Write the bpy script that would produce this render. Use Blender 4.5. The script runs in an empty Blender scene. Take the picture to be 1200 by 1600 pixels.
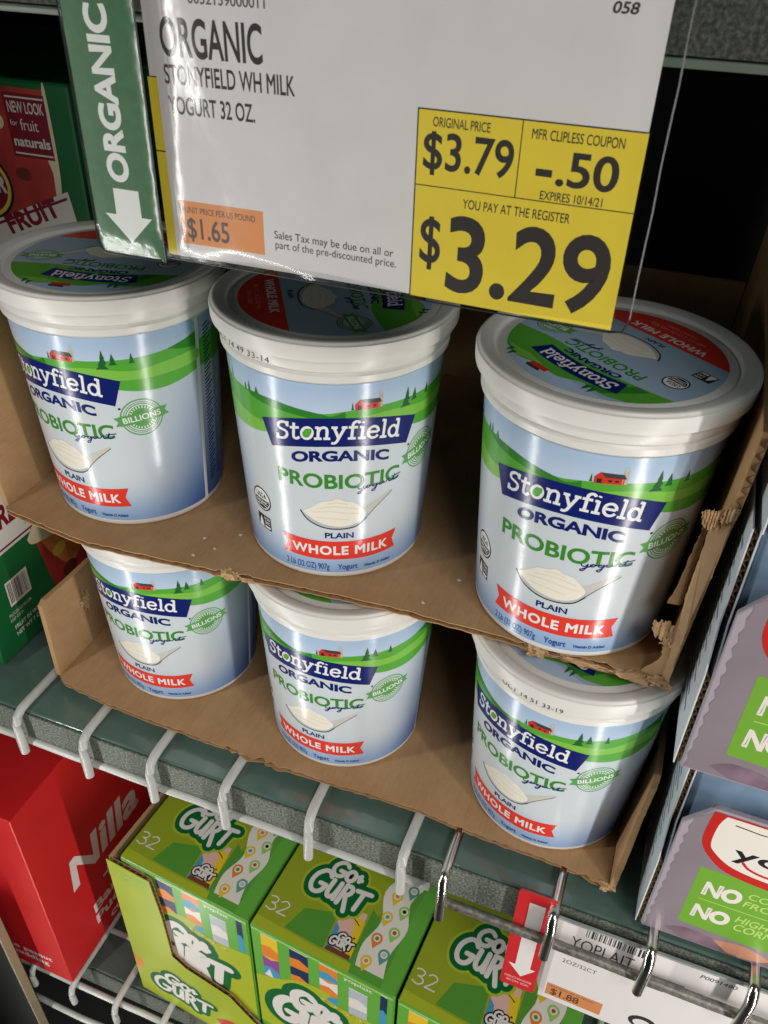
import bpy, bmesh, math, random
from mathutils import Vector, Matrix, noise
R = math.radians
random.seed(7)
S = bpy.context.scene
COL = S.collection

# ------------------------------------------------------------------ camera
cd = bpy.data.cameras.new('camera'); cam = bpy.data.objects.new('camera', cd); COL.objects.link(cam)
cr = Vector((0.93517047, 0.35310021, 0.02786458)); cu_ = Vector((-0.22918588, 0.5432512, 0.80768308)); cf = Vector((-0.2700556, 0.76170754, -0.58895807))
M = Matrix((cr, cu_, -cf)).transposed().to_4x4(); M.translation = Vector((0.15185988, -0.34965985, 0.43399283))
cam.matrix_world = M
cd.sensor_fit = 'VERTICAL'; cd.sensor_height = 36; cd.sensor_width = 27; cd.lens = 36 * 1317.3 / 1600
cd.clip_start = 0.01; cd.clip_end = 30
cd.dof.use_dof = True; cd.dof.focus_distance = 0.47; cd.dof.aperture_fstop = cd.lens / 0.8
S.camera = cam

# ------------------------------------------------------------------ light
w = bpy.data.worlds.new('World'); S.world = w; w.use_nodes = True
bg = w.node_tree.nodes['Background']; bg.inputs[0].default_value = (0.90, 0.95, 1.0, 1); bg.inputs[1].default_value = 0.010
S.view_settings.view_transform = 'Standard'; S.view_settings.look = 'None'; S.view_settings.gamma = 1; S.view_settings.exposure = 0
S.view_settings.use_curve_mapping = False


def area(name, loc, target, sx, sy, power, col=(1, 1, 1), spread=180):
    d = bpy.data.lights.new(name, 'AREA'); d.shape = 'RECTANGLE'; d.size = sx; d.size_y = sy; d.energy = power; d.color = col; d.spread = R(spread)
    o = bpy.data.objects.new(name, d); COL.objects.link(o)
    o.matrix_world = Matrix.Translation(Vector(loc)) @ (Vector(target) - Vector(loc)).to_track_quat('-Z', 'Y').to_matrix().to_4x4()
    return o


area('led_strip', (-0.30, -0.32, -0.14), (0.30, -0.24, -0.14), 0.022, 1.10, 2.9, (1.0, 0.99, 0.95))
area('led_strip', (0.62, -0.44, -0.16), (0.05, 0.0, -0.16), 0.022, 1.10, 5.0, (1.0, 0.955, 0.91))
area('aisle_light', (0.95, -1.15, 1.5), (0, 0, 0.1), 0.8, 0.4, 12.0, (1.0, 0.98, 0.95))

# ------------------------------------------------------------------ helpers
def lin(c):
    return tuple(((v / 255) / 12.92 if v / 255 <= 0.04045 else ((v / 255 + 0.055) / 1.055) ** 2.4) for v in c)


MATS = {}


def mat(name, rgb, rough=0.5, spec=0.5, metal=0.0, var=0.0, vscale=60, bump=0.0, bscale=200, coat=0.0, sub=0.0, lump=0.0, lscale=20):
    """rgb is a base colour written as sRGB 0-255"""
    if name in MATS: return MATS[name]
    m = bpy.data.materials.new(name); m.use_nodes = True; MATS[name] = m
    nt = m.node_tree; b = nt.nodes['Principled BSDF']
    c = lin(rgb) + (1,)
    b.inputs['Base Color'].default_value = c; b.inputs['Roughness'].default_value = rough
    b.inputs['Specular IOR Level'].default_value = spec; b.inputs['Metallic'].default_value = metal
    b.inputs['Coat Weight'].default_value = coat; b.inputs['Coat Roughness'].default_value = 0.15
    if sub:
        b.inputs['Subsurface Weight'].default_value = sub; b.inputs['Subsurface Radius'].default_value = (0.004, 0.0035, 0.003); b.inputs['Subsurface Scale'].default_value = 1.0
    tc = nt.nodes.new('ShaderNodeTexCoord')
    if var:
        n = nt.nodes.new('ShaderNodeTexNoise'); n.inputs['Scale'].default_value = vscale; n.inputs['Detail'].default_value = 6
        nt.links.new(tc.outputs['Object'], n.inputs['Vector'])
        r = nt.nodes.new('ShaderNodeValToRGB'); r.color_ramp.elements[0].position = 0.3; r.color_ramp.elements[1].position = 0.7
        r.color_ramp.elements[0].color = tuple(v * (1 - var) for v in c[:3]) + (1,); r.color_ramp.elements[1].color = tuple(min(1, v * (1 + var)) for v in c[:3]) + (1,)
        nt.links.new(n.outputs['Fac'], r.inputs['Fac']); nt.links.new(r.outputs['Color'], b.inputs['Base Color'])
        mr = nt.nodes.new('ShaderNodeMapRange'); mr.inputs['To Min'].default_value = max(0.02, rough - 0.06); mr.inputs['To Max'].default_value = min(1, rough + 0.06)
        nt.links.new(n.outputs['Fac'], mr.inputs['Value']); nt.links.new(mr.outputs['Result'], b.inputs['Roughness'])
    prev = None
    for st, sc, dist in ((bump, bscale, 0.0004), (lump, lscale, 0.004)):
        if st:
            n2 = nt.nodes.new('ShaderNodeTexNoise'); n2.inputs['Scale'].default_value = sc; n2.inputs['Detail'].default_value = 4
            nt.links.new(tc.outputs['Object'], n2.inputs['Vector'])
            bp = nt.nodes.new('ShaderNodeBump'); bp.inputs['Strength'].default_value = st; bp.inputs['Distance'].default_value = dist
            nt.links.new(n2.outputs['Fac'], bp.inputs['Height'])
            if prev: nt.links.new(prev.outputs['Normal'], bp.inputs['Normal'])
            prev = bp
    if prev: nt.links.new(prev.outputs['Normal'], b.inputs['Normal'])
    return m


def mcard():
    m = mat('cardboard', (176, 141, 102), 0.85, 0.2)
    nt = m.node_tree; b = nt.nodes['Principled BSDF']; tc = nt.nodes.new('ShaderNodeTexCoord')
    n = nt.nodes.new('ShaderNodeTexNoise'); n.inputs['Scale'].default_value = 28; n.inputs['Detail'].default_value = 8; n.inputs['Roughness'].default_value = 0.65
    n3 = nt.nodes.new('ShaderNodeTexNoise'); n3.inputs['Scale'].default_value = 900; n3.inputs['Detail'].default_value = 2
    mp = nt.nodes.new('ShaderNodeMapping'); mp.inputs['Scale'].default_value = (1, 0.12, 1)
    nt.links.new(tc.outputs['Object'], n.inputs['Vector']); nt.links.new(tc.outputs['Object'], mp.inputs['Vector']); nt.links.new(mp.outputs['Vector'], n3.inputs['Vector'])
    ad = nt.nodes.new('ShaderNodeMath'); ad.operation = 'MULTIPLY_ADD'; ad.inputs[1].default_value = 0.35
    nt.links.new(n3.outputs['Fac'], ad.inputs[0]); nt.links.new(n.outputs['Fac'], ad.inputs[2])
    r = nt.nodes.new('ShaderNodeValToRGB'); r.color_ramp.elements[0].position = 0.42; r.color_ramp.elements[1].position = 0.95
    r.color_ramp.elements[0].color = lin((158, 122, 84)) + (1,); r.color_ramp.elements[1].color = lin((186, 150, 110)) + (1,)
    nt.links.new(ad.outputs[0], r.inputs['Fac']); nt.links.new(r.outputs['Color'], b.inputs['Base Color'])
    wv = nt.nodes.new('ShaderNodeTexWave'); wv.bands_direction = 'X'; wv.inputs['Scale'].default_value = 46; wv.inputs['Distortion'].default_value = 0.6
    nt.links.new(tc.outputs['Object'], wv.inputs['Vector'])
    bp = nt.nodes.new('ShaderNodeBump'); bp.inputs['Strength'].default_value = 0.2; bp.inputs['Distance'].default_value = 0.0006
    bp2 = nt.nodes.new('ShaderNodeBump'); bp2.inputs['Strength'].default_value = 0.25; bp2.inputs['Distance'].default_value = 0.001
    nt.links.new(wv.outputs['Fac'], bp.inputs['Height']); nt.links.new(n.outputs['Fac'], bp2.inputs['Height']); nt.links.new(bp.outputs['Normal'], bp2.inputs['Normal'])
    nt.links.new(bp2.outputs['Normal'], b.inputs['Normal'])
    return m


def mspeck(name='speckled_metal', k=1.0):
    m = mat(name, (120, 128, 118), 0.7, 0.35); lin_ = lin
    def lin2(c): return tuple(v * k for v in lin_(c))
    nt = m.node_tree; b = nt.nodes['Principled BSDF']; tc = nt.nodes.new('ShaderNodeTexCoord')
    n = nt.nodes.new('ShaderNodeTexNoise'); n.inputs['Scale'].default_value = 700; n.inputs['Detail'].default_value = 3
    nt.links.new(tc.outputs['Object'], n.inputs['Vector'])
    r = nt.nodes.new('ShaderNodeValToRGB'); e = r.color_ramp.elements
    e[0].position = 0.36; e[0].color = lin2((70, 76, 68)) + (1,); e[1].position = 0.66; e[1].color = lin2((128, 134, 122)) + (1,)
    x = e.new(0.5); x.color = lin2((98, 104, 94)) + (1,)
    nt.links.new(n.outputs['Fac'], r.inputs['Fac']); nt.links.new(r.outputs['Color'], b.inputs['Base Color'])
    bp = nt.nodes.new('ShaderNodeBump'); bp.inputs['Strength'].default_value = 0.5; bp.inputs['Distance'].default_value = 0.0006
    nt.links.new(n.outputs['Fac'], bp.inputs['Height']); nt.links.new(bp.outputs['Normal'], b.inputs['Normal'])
    return m


def mlabel():
    """printed label field: pale centre, blue sky above, deeper blue to the sides and foot of the wrap"""
    m = mat('tub_label_print', (205, 216, 228), 0.2, 0.5)
    nt = m.node_tree; b = nt.nodes['Principled BSDF']
    uv = nt.nodes.new('ShaderNodeUVMap'); sp = nt.nodes.new('ShaderNodeSeparateXYZ'); nt.links.new(uv.outputs['UV'], sp.inputs[0])
    ru = nt.nodes.new('ShaderNodeValToRGB'); rv = nt.nodes.new('ShaderNodeValToRGB')
    A, B, Cc = lin((112, 146, 192)) + (1,), lin((204, 212, 216)) + (1,), lin((168, 192, 218)) + (1,)
    ru.color_ramp.interpolation = rv.color_ramp.interpolation = 'EASE'
    e = ru.color_ramp.elements; e[0].position = 0.0; e[0].color = A; e[1].position = 1.0; e[1].color = A
    for p in (0.22, 0.72): x = e.new(p); x.color = (1, 1, 1, 1)
    e = rv.color_ramp.elements; e[0].position = 0.0; e[0].color = lin((138, 172, 214)) + (1,); e[1].position = 1.0; e[1].color = Cc
    for p, c in ((0.30, B), (0.72, B), (0.85, lin((190, 208, 228)) + (1,))): x = e.new(p); x.color = c
    # the sides only turn blue below the hills
    k = nt.nodes.new('ShaderNodeMapRange'); k.inputs['From Min'].default_value = 0.05; k.inputs['From Max'].default_value = 0.8; k.inputs['To Min'].default_value = 1; k.inputs['To Max'].default_value = 0.25
    mx = nt.nodes.new('ShaderNodeMix'); mx.data_type = 'RGBA'; mx.blend_type = 'MULTIPLY'
    nt.links.new(sp.outputs[0], ru.inputs['Fac']); nt.links.new(sp.outputs[1], rv.inputs['Fac']); nt.links.new(sp.outputs[1], k.inputs['Value'])
    nt.links.new(k.outputs['Result'], mx.inputs['Factor']); nt.links.new(rv.outputs['Color'], mx.inputs['A']); nt.links.new(ru.outputs['Color'], mx.inputs['B'])
    nt.links.new(mx.outputs['Result'], b.inputs['Base Color'])
    tc = nt.nodes.new('ShaderNodeTexCoord'); n2 = nt.nodes.new('ShaderNodeTexNoise'); n2.inputs['Scale'].default_value = 34; n2.inputs['Detail'].default_value = 4
    bp = nt.nodes.new('ShaderNodeBump'); bp.inputs['Strength'].default_value = 0.10; bp.inputs['Distance'].default_value = 0.004
    nt.links.new(tc.outputs['Object'], n2.inputs['Vector']); nt.links.new(n2.outputs['Fac'], bp.inputs['Height']); nt.links.new(bp.outputs['Normal'], b.inputs['Normal'])
    return m


def msleeve(name='clear_sleeve', wave=0.25):
    m = bpy.data.materials.new(name); m.use_nodes = True; nt = m.node_tree; nt.nodes.clear()
    out = nt.nodes.new('ShaderNodeOutputMaterial'); mx = nt.nodes.new('ShaderNodeMixShader'); tr = nt.nodes.new('ShaderNodeBsdfTransparent'); gl = nt.nodes.new('ShaderNodeBsdfGlossy')
    gl.inputs['Roughness'].default_value = 0.16; tr.inputs['Color'].default_value = (0.97, 0.975, 0.97, 1)
    fr = nt.nodes.new('ShaderNodeFresnel'); ge = nt.nodes.new('ShaderNodeNewGeometry'); mr = nt.nodes.new('ShaderNodeMapRange')   # thin film: same reflectance from both sides
    mr.inputs['To Min'].default_value = 1.5; mr.inputs['To Max'].default_value = 1 / 1.5
    nt.links.new(ge.outputs['Backfacing'], mr.inputs['Value']); nt.links.new(mr.outputs['Result'], fr.inputs['IOR'])
    tc = nt.nodes.new('ShaderNodeTexCoord'); n = nt.nodes.new('ShaderNodeTexNoise'); n.inputs['Scale'].default_value = 55; n.inputs['Detail'].default_value = 3
    bp = nt.nodes.new('ShaderNodeBump'); bp.inputs['Strength'].default_value = wave; bp.inputs['Distance'].default_value = 0.002
    nt.links.new(tc.outputs['Object'], n.inputs['Vector']); nt.links.new(n.outputs['Fac'], bp.inputs['Height'])
    nt.links.new(bp.outputs['Normal'], gl.inputs['Normal']); nt.links.new(bp.outputs['Normal'], fr.inputs['Normal'])
    nt.links.new(fr.outputs['Fac'], mx.inputs[0]); nt.links.new(tr.outputs[0], mx.inputs[1]); nt.links.new(gl.outputs[0], mx.inputs[2]); nt.links.new(mx.outputs[0], out.inputs['Surface'])
    MATS[name] = m
    return m


CARD = mcard(); SPECK = mspeck(); LABEL = mlabel(); SLEEVE = msleeve()
FLUTE = mat('flute_paper', (150, 112, 74), 0.9, 0.15, var=0.2, vscale=200)
TORN = mat('torn_paper', (196, 162, 122), 0.95, 0.1, var=0.18, vscale=300, bump=0.6, bscale=700)
TUBW = mat('tub_plastic', (226, 224, 218), 0.30, 0.5, sub=0.25, bump=0.04, bscale=90)
LIDW = mat('lid_plastic', (224, 222, 216), 0.36, 0.45, sub=0.3, bump=0.06, bscale=120)


def link(o, parent=None):
    COL.objects.link(o)
    if parent: o.parent = parent
    return o


def thing(name, label, cat, loc=(0, 0, 0), rz=0, group=None):
    o = bpy.data.objects.new(name, None); COL.objects.link(o); o.empty_display_size = 0.02
    o.location = loc; o.rotation_euler = (0, 0, rz); o['label'] = label; o['category'] = cat
    if group: o['group'] = group
    return o


def tag(o, label, cat, group=None):
    o['label'] = label; o['category'] = cat
    if group: o['group'] = group
    return o


def mobj(name, bm, mats, parent=None, smooth=False, bevel=0):
    me = bpy.data.meshes.new(name)
    bm.normal_update()
    bm.to_mesh(me); bm.free()
    for m in (mats if isinstance(mats, (list, tuple)) else [mats]): me.materials.append(m)
    o = link(bpy.data.objects.new(name, me), parent)
    if smooth:
        for p in me.polygons: p.use_smooth = True
        if smooth != 'all': me.set_sharp_from_angle(angle=R(38))
    if bevel:
        bv = o.modifiers.new('bevel', 'BEVEL'); bv.width = bevel; bv.segments = 2; bv.limit_method = 'ANGLE'
    return o


def bx(bm, x0, x1, y0, y1, z0, z1, mi=0):
    v = [bm.verts.new((x, y, z)) for x in (x0, x1) for y in (y0, y1) for z in (z0, z1)]
    for f in ((0, 1, 3, 2), (4, 6, 7, 5), (0, 4, 5, 1), (2, 3, 7, 6), (0, 2, 6, 4), (1, 5, 7, 3)):
        bm.faces.new([v[i] for i in f]).material_index = mi


def box(name, x0, x1, y0, y1, z0, z1, m, parent=None, bevel=0.0008):
    bm = bmesh.new(); bx(bm, x0, x1, y0, y1, z0, z1); return mobj(name, bm, m, parent, bevel=bevel)


def prism(bm, pts, fn, d, mi=0):
    """polygon pts (2D) placed by fn(u,v,depth) and extruded from 0 to d"""
    a = [bm.verts.new(fn(u, v, 0)) for u, v in pts]; b = [bm.verts.new(fn(u, v, d)) for u, v in pts]
    n = len(pts)
    fs = [bm.faces.new(a), bm.faces.new(b[::-1])]
    for i in range(n): fs.append(bm.faces.new((a[i], b[i], b[(i + 1) % n], a[(i + 1) % n])))
    for f in fs: f.material_index = mi
    bmesh.ops.recalc_face_normals(bm, faces=fs)
    return fs


def tube(bm, pts, r, seg=10, caps=True):
    pts = [Vector(p) for p in pts]; rings = []
    up = Vector((0.13, 0.21, 1)).normalized()
    for i, p in enumerate(pts):
        t = (pts[min(i + 1, len(pts) - 1)] - pts[max(i - 1, 0)]).normalized()
        a = t.cross(up)
        if a.length < 0.1: a = t.cross(Vector((1, 0, 0)))
        a.normalize(); b = t.cross(a)
        rings.append([bm.verts.new(p + r * (math.cos(k * 2 * math.pi / seg) * a + math.sin(k * 2 * math.pi / seg) * b)) for k in range(seg)])
    for i in range(len(rings) - 1):
        for k in range(seg):
            bm.faces.new((rings[i][k], rings[i][(k + 1) % seg], rings[i + 1][(k + 1) % seg], rings[i + 1][k]))
    if caps:
        bm.faces.new(rings[0][::-1]); bm.faces.new(rings[-1])


def smoothpath(pts, n=6):
    pts = [Vector(p) for p in pts]; out = []
    for i in range(len(pts) - 1):
        p0, p1, p2, p3 = pts[max(i - 1, 0)], pts[i], pts[i + 1], pts[min(i + 2, len(pts) - 1)]
        for k in range(n):
            t = k / n
            out.append(0.5 * (2 * p1 + (p2 - p0) * t + (2 * p0 - 5 * p1 + 4 * p2 - p3) * t * t + (3 * p1 - p0 - 3 * p2 + p3) * t ** 3))
    out.append(pts[-1]); return out


def lathe(bm, prof, seg=128):
    rings = []
    for r, z in prof:
        rings.append([bm.verts.new((r * math.cos(2 * math.pi * k / seg), r * math.sin(2 * math.pi * k / seg), z)) for k in range(seg)] if r > 1e-6 else [bm.verts.new((0, 0, z))])
    for a, b in zip(rings, rings[1:]):
        for k in range(seg):
            k2 = (k + 1) % seg
            if len(a) == 1: bm.faces.new((a[0], b[k2], b[k]))
            elif len(b) == 1: bm.faces.new((a[k], a[k2], b[0]))
            else: bm.faces.new((a[k], a[k2], b[k2], b[k]))


# ------------------------------------------------------------------ flat print
TXT = {}


def text_mesh(s, bold=0.0, sp=1.0):
    key = (s, bold, sp)
    if key in TXT: return TXT[key]
    c = bpy.data.curves.new('t', 'FONT'); c.body = s; c.size = 1; c.offset = bold; c.space_character = sp; c.resolution_u = 5
    o = bpy.data.objects.new('t', c); COL.objects.link(o)
    dg = bpy.context.evaluated_depsgraph_get()
    me = bpy.data.meshes.new_from_object(o.evaluated_get(dg))
    vs = [(v.co.x, v.co.y) for v in me.vertices]; fs = [tuple(p.vertices) for p in me.polygons]
    bpy.data.objects.remove(o); bpy.data.curves.remove(c); bpy.data.meshes.remove(me)
    TXT[key] = (vs, fs); return TXT[key]


def capheight(bold):
    vs, _ = text_mesh('H', bold); return min(v[1] for v in vs), max(v[1] for v in vs)


def outline(t, sp):
    vs, fs = text_mesh(t, 0.0, sp); cnt = {}
    key = lambda i: (round(vs[i][0], 5), round(vs[i][1], 5))
    for f in fs:
        for i in range(len(f)):
            a, b = key(f[i]), key(f[(i + 1) % len(f)])
            if (b, a) in cnt: del cnt[(b, a)]
            else: cnt[(a, b)] = 1
    nx = {}
    for a, b in cnt: nx.setdefault(a, []).append(b)
    out = []
    while nx:
        a = next(iter(nx)); rg = [a]; p = a
        while p in nx:
            b = nx[p].pop()
            if not nx[p]: del nx[p]
            if b == a: break
            rg.append(b); p = b
        if len(rg) > 2: out.append(rg)
    return out


# stroke letters: a slab face, a comic face and a script, drawn as pen strokes in a unit em
def ell(cx, cy, rx, ry, n=22, a0=0, a1=360): return [(cx + rx * math.cos(R(a0 + (a1 - a0) * i / n)), cy + ry * math.sin(R(a0 + (a1 - a0) * i / n))) for i in range(n + 1)]
def sm(*p): return [(v.x, v.y) for v in smoothpath([(x, y, 0) for x, y in p], 5)]


SLAB = {
    'S': (.72, [sm((.60, .78), (.50, .92), (.34, .96), (.16, .89), (.12, .73), (.22, .6), (.38, .53), (.56, .42), (.61, .26), (.53, .1), (.35, .04), (.17, .09), (.09, .24)), [(.61, .70), (.61, .99)], [(.09, .01), (.09, .32)]]),
    't': (.50, [sm((.2, .92), (.2, .2), (.27, .06), (.4, .05), (.5, .13)), [(.0, .66), (.46, .66)]]),
    'o': (.68, [ell(.33, .35, .26, .32)]),
    'n': (.76, [[(.16, .0), (.16, .70)], sm((.16, .42), (.24, .6), (.4, .67), (.53, .6), (.57, .42), (.57, .0)), [(-.02, .04), (.34, .04)], [(.42, .04), (.74, .04)], [(.0, .66), (.16, .66)]]),
    'y': (.70, [[(.09, .66), (.33, .08)], sm((.59, .66), (.36, .10), (.26, -.14), (.14, -.23), (.02, -.2)), [(-.03, .66), (.25, .66)], [(.44, .66), (.71, .66)]]),
    'f': (.50, [sm((.54, .88), (.46, .97), (.33, .97), (.23, .85), (.22, .6), (.22, .04)), [(.03, .66), (.46, .66)], [(.04, .04), (.42, .04)]]),
    'i': (.36, [[(.17, .70), (.17, .04)], [(.02, .66), (.17, .66)], [(-.01, .04), (.35, .04)], [(.16, .88), (.18, .96)]]),
    'e': (.66, [sm((.08, .36), (.56, .37)), sm((.57, .36), (.54, .53), (.42, .65), (.27, .66), (.12, .55), (.07, .36), (.12, .15), (.28, .03), (.45, .06), (.57, .18))]),
    'l': (.36, [[(.17, 1.02), (.17, .04)], [(.02, .98), (.17, .98)], [(-.01, .04), (.35, .04)]]),
    'd': (.74, [ell(.29, .34, .23, .31), [(.54, 1.02), (.54, .0)], [(.38, .98), (.54, .98)], [(.54, .04), (.7, .04)]]),
}
COMIC = {
    'G': (.92, [sm((.80, .80), (.62, .95), (.36, .93), (.12, .68), (.08, .36), (.24, .10), (.5, .04), (.72, .16), (.80, .42)), [(.80, .42), (.50, .42)]]),
    'O': (.66, [ell(.28, .36, .24, .32)]),
    '*': (.36, [[(.02, .50), (.28, .38)], [(.14, .62), (.16, .26)]]),
    'U': (.66, [sm((.10, .74), (.10, .3), (.2, .1), (.36, .1), (.48, .28), (.50, .74)), [(.50, .74), (.54, .06)]]),
    'R': (.66, [[(.12, .78), (.12, .0)], sm((.12, .76), (.38, .76), (.48, .6), (.38, .44), (.14, .40)), [(.30, .40), (.62, -.18)]]),
    'T': (.70, [[(.02, .74), (.72, .80)], [(.36, .76), (.34, .04)]]),
    '.': (.3, [[(.1, .06), (.12, .07)]]),
}
SCRIPT = {'yogurt': (2.9, [sm((.0, .55), (.08, .3), (.25, .3), (.36, .6), (.28, .1), (.1, -.3), (-.02, -.2), (.2, .05), (.5, .35), (.62, .58), (.5, .5), (.48, .32), (.62, .28), (.72, .45), (.66, .58), (.85, .45), (1.05, .58), (.92, .5), (.9, .32), (1.05, .32), (1.16, .58), (1.1, .1), (.95, -.3), (.82, -.18), (1.05, .1), (1.3, .55), (1.3, .32), (1.45, .32), (1.58, .58), (1.58, .36), (1.75, .42), (1.85, .68), (1.95, .6), (1.92, .36), (2.1, .34), (2.35, 1.0), (2.22, .42), (2.36, .3), (2.6, .5)), [(2.1, .78), (2.75, .86)]])}


class Art:
    def __init__(s): s.items = []

    def add(s, vs, fs, m, l, slot=None): s.items.append((vs, fs, m, l, slot))

    def poly(s, pts, m, l): s.add(pts, [tuple(range(len(pts)))], m, l)

    def rect(s, x0, y0, x1, y1, m, l): s.poly([(x0, y0), (x1, y0), (x1, y1), (x0, y1)], m, l)

    def disc(s, cx, cy, rx, ry, m, l, n=32, rot=0):
        c, q = math.cos(R(rot)), math.sin(R(rot))
        s.poly([(cx + c * rx * math.cos(2 * math.pi * i / n) - q * ry * math.sin(2 * math.pi * i / n), cy + q * rx * math.cos(2 * math.pi * i / n) + c * ry * math.sin(2 * math.pi * i / n)) for i in range(n)], m, l)

    def ring(s, cx, cy, rx, ry, wd, m, l, n=40): s.stroke(ell(cx, cy, rx, ry, n), wd, m, l, closed=True, cap=False)

    def stroke(s, pts, wd, m, l, closed=False, cap=True):
        P = [Vector((x, y)) for x, y in pts]
        if closed and (P[0] - P[-1]).length < 1e-6: P = P[:-1]
        n = len(P); L = []; Rr = []
        for i in range(n):
            a = P[i - 1] if (i > 0 or closed) else P[i]; b = P[(i + 1) % n] if (i < n - 1 or closed) else P[i]
            t = b - a
            t = t.normalized() if t.length > 1e-9 else Vector((1, 0))
            nn = Vector((-t.y, t.x)) * wd / 2
            L.append(P[i] + nn); Rr.append(P[i] - nn)
        vs = [tuple(v) for v in L + Rr]
        fs = [(i, n + i, n + (i + 1) % n, (i + 1) % n) for i in range(n if closed else n - 1)]
        s.add(vs, fs, m, l)
        if cap and not closed:
            for e in (P[0], P[-1]): s.disc(e.x, e.y, wd / 2, wd / 2, m, l, 12)

    def text(s, t, x0, y0, w, cap, m, l, bold=0.0, sp=1.0, shear=0.0, align='l', arch=0.0, rot=0, warp=None):
        vs, fs = text_mesh(t, min(bold, 0.0), sp)
        if not vs: return
        bold = max(bold, 0.0); vs = list(vs); fs = list(fs)
        xa, xb = min(v[0] for v in vs) - bold, max(v[0] for v in vs) + bold; h0, h1 = capheight(0.0); h0 -= bold; h1 += bold
        rings = outline(t, sp) if bold else []
        k = cap / (h1 - h0); kx = (w / (xb - xa)) if w else k
        W = (xb - xa) * kx; ox = {'l': 0, 'c': -W / 2, 'r': -W}[align]
        c, q = math.cos(R(rot)), math.sin(R(rot)); out = []
        for x, y in vs:
            X = (x - xa) * kx + ox + shear * (y - h0) * k; Y = (y - h0) * k
            mid = X - (ox + W / 2); Y -= arch * (2 * mid / W) ** 2 if W else 0
            if warp: X, Y = warp(X, Y)
            out.append((x0 + c * X - q * Y, y0 + q * X + c * Y))
        s.add(out, fs, m, l, 0)
        for rg in rings:
            P = [Vector(p) for p in rg]; n = len(P); ext = []
            for i in range(n):
                a, b = (P[i] - P[i - 1]), (P[(i + 1) % n] - P[i])
                a = a.normalized() if a.length > 1e-9 else Vector((1, 0)); b = b.normalized() if b.length > 1e-9 else a
                nn = Vector((-(a + b).y, (a + b).x)); nn = nn.normalized() if nn.length > 1e-6 else Vector((-a.y, a.x))
                d = nn * bold * min(1.4, 1 / max(0.5, nn.dot(Vector((-a.y, a.x)))))
                ext.append((P[i] + d, P[i] - d))
            vv = []
            for pr in ext:
                for x, y in pr:
                    X = (x - xa) * kx + ox + shear * (y - h0) * k; Y = (y - h0) * k
                    mid = X - (ox + W / 2); Y -= arch * (2 * mid / W) ** 2 if W else 0
                    vv.append((x0 + c * X - q * Y, y0 + q * X + c * Y))
            s.add(vv, [(2 * i, 2 * i + 1, (2 * i + 3) % (2 * n), (2 * i + 2) % (2 * n)) for i in range(n)], m, l)

    def strokes(s, font, t, x0, y0, w, h, wd, m, l, shear=0.0, warp=None, rot=0, cap=False, grow=0.0, sp=0.0):
        gl = [t] if font is SCRIPT else list(t)
        adv = sum(font[g][0] + sp for g in gl) - sp
        kx, ky = w / adv, h; x = 0; c, q = math.cos(R(rot)), math.sin(R(rot))
        for g in gl:
            a, st = font[g]
            for p in st:
                o = []
                for (px, py) in p:
                    X = (x + px) * kx + shear * py * ky; Y = py * ky
                    if warp: X, Y = warp(X, Y)
                    o.append((x0 + c * X - q * Y, y0 + q * X + c * Y))
                closed = (Vector(o[0]) - Vector(o[-1])).length < 1e-6
                s.stroke(o, wd + grow, m, l, closed=closed, cap=cap)
            x += a + sp

    def bars(s, x0, y0, x1, y1, m, l, n=38, seed=1, horiz=False):
        rnd = random.Random(seed); ws = [rnd.choice((1, 1, 2, 3)) for _ in range(n)]; T = sum(ws); x = x0
        for i, q in enumerate(ws):
            d = (x1 - x0) * q / T
            if i % 2 == 0: s.rect(x, y0, x + d, y1, m, l)
            x += d

    def build(s, name, fn, parent, mats, eps=0.02e-3, cuts=None, uv=None, nfn=None, unit=1e-3):
        bm = bmesh.new(); ul = bm.loops.layers.uv.new('UVMap'); names = []; cnt = 0
        for vs, fs, m, l, slot in s.items:
            if m not in names: names.append(m)
            cnt += 1; z = l + 0.028 * (1 + cnt % 13 if slot is None else slot)
            V = [bm.verts.new((x, y, z)) for x, y in vs]
            for f in fs:
                if len(set(f)) < 3: continue
                try: F = bm.faces.new([V[i] for i in f])
                except ValueError: continue
                F.material_index = names.index(m)
        bm.normal_update(); big = [f for f in bm.faces if len(f.verts) > 4]
        if big: bmesh.ops.triangulate(bm, faces=big)
        if cuts:
            lo = min(v.co.x for v in bm.verts); hi = max(v.co.x for v in bm.verts); x = math.floor(lo / cuts) * cuts
            while x < hi:
                if x > lo: bmesh.ops.bisect_plane(bm, geom=bm.verts[:] + bm.edges[:] + bm.faces[:], plane_co=(x, 0, 0), plane_no=(1, 0, 0), dist=1e-5)
                x += cuts
        bm.normal_update()
        for f in bm.faces:
            if f.normal.z < 0: f.normal_flip()
            if uv:
                for lp in f.loops: lp[ul].uv = uv(lp.vert.co.x, lp.vert.co.y)
        for v in bm.verts: v.co = fn(v.co.x * unit, v.co.y * unit, v.co.z * eps)
        me = bpy.data.meshes.new(name); bm.to_mesh(me); bm.free()
        for n in names: me.materials.append(mats[n] if n in mats else MATS[n])
        if nfn:
            for p in me.polygons: p.use_smooth = True
            me.normals_split_custom_set([nfn(me.vertices[lp.vertex_index].co) for lp in me.loops])
        return link(bpy.data.objects.new(name, me), parent)


def inks(prefix, rough, table, **k):
    return {n: mat(prefix + '_' + n, c, rough, 0.5, **k) for n, c in table.items()}


# ------------------------------------------------------------------ the cooler: structure
BLACK = mat('cooler_lining', (22, 23, 22), 0.7, 0.3, var=0.2, vscale=8)
def struct(o): o['kind'] = 'structure'; return o
struct(box('back_wall', -0.9, 0.9, 0.62, 0.64, -0.9, 0.9, BLACK))
struct(box('floor', -0.9, 0.9, -1.2, 0.62, -0.92, -0.9, mat('floor_grey', (52, 52, 50), 0.6)))

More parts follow.
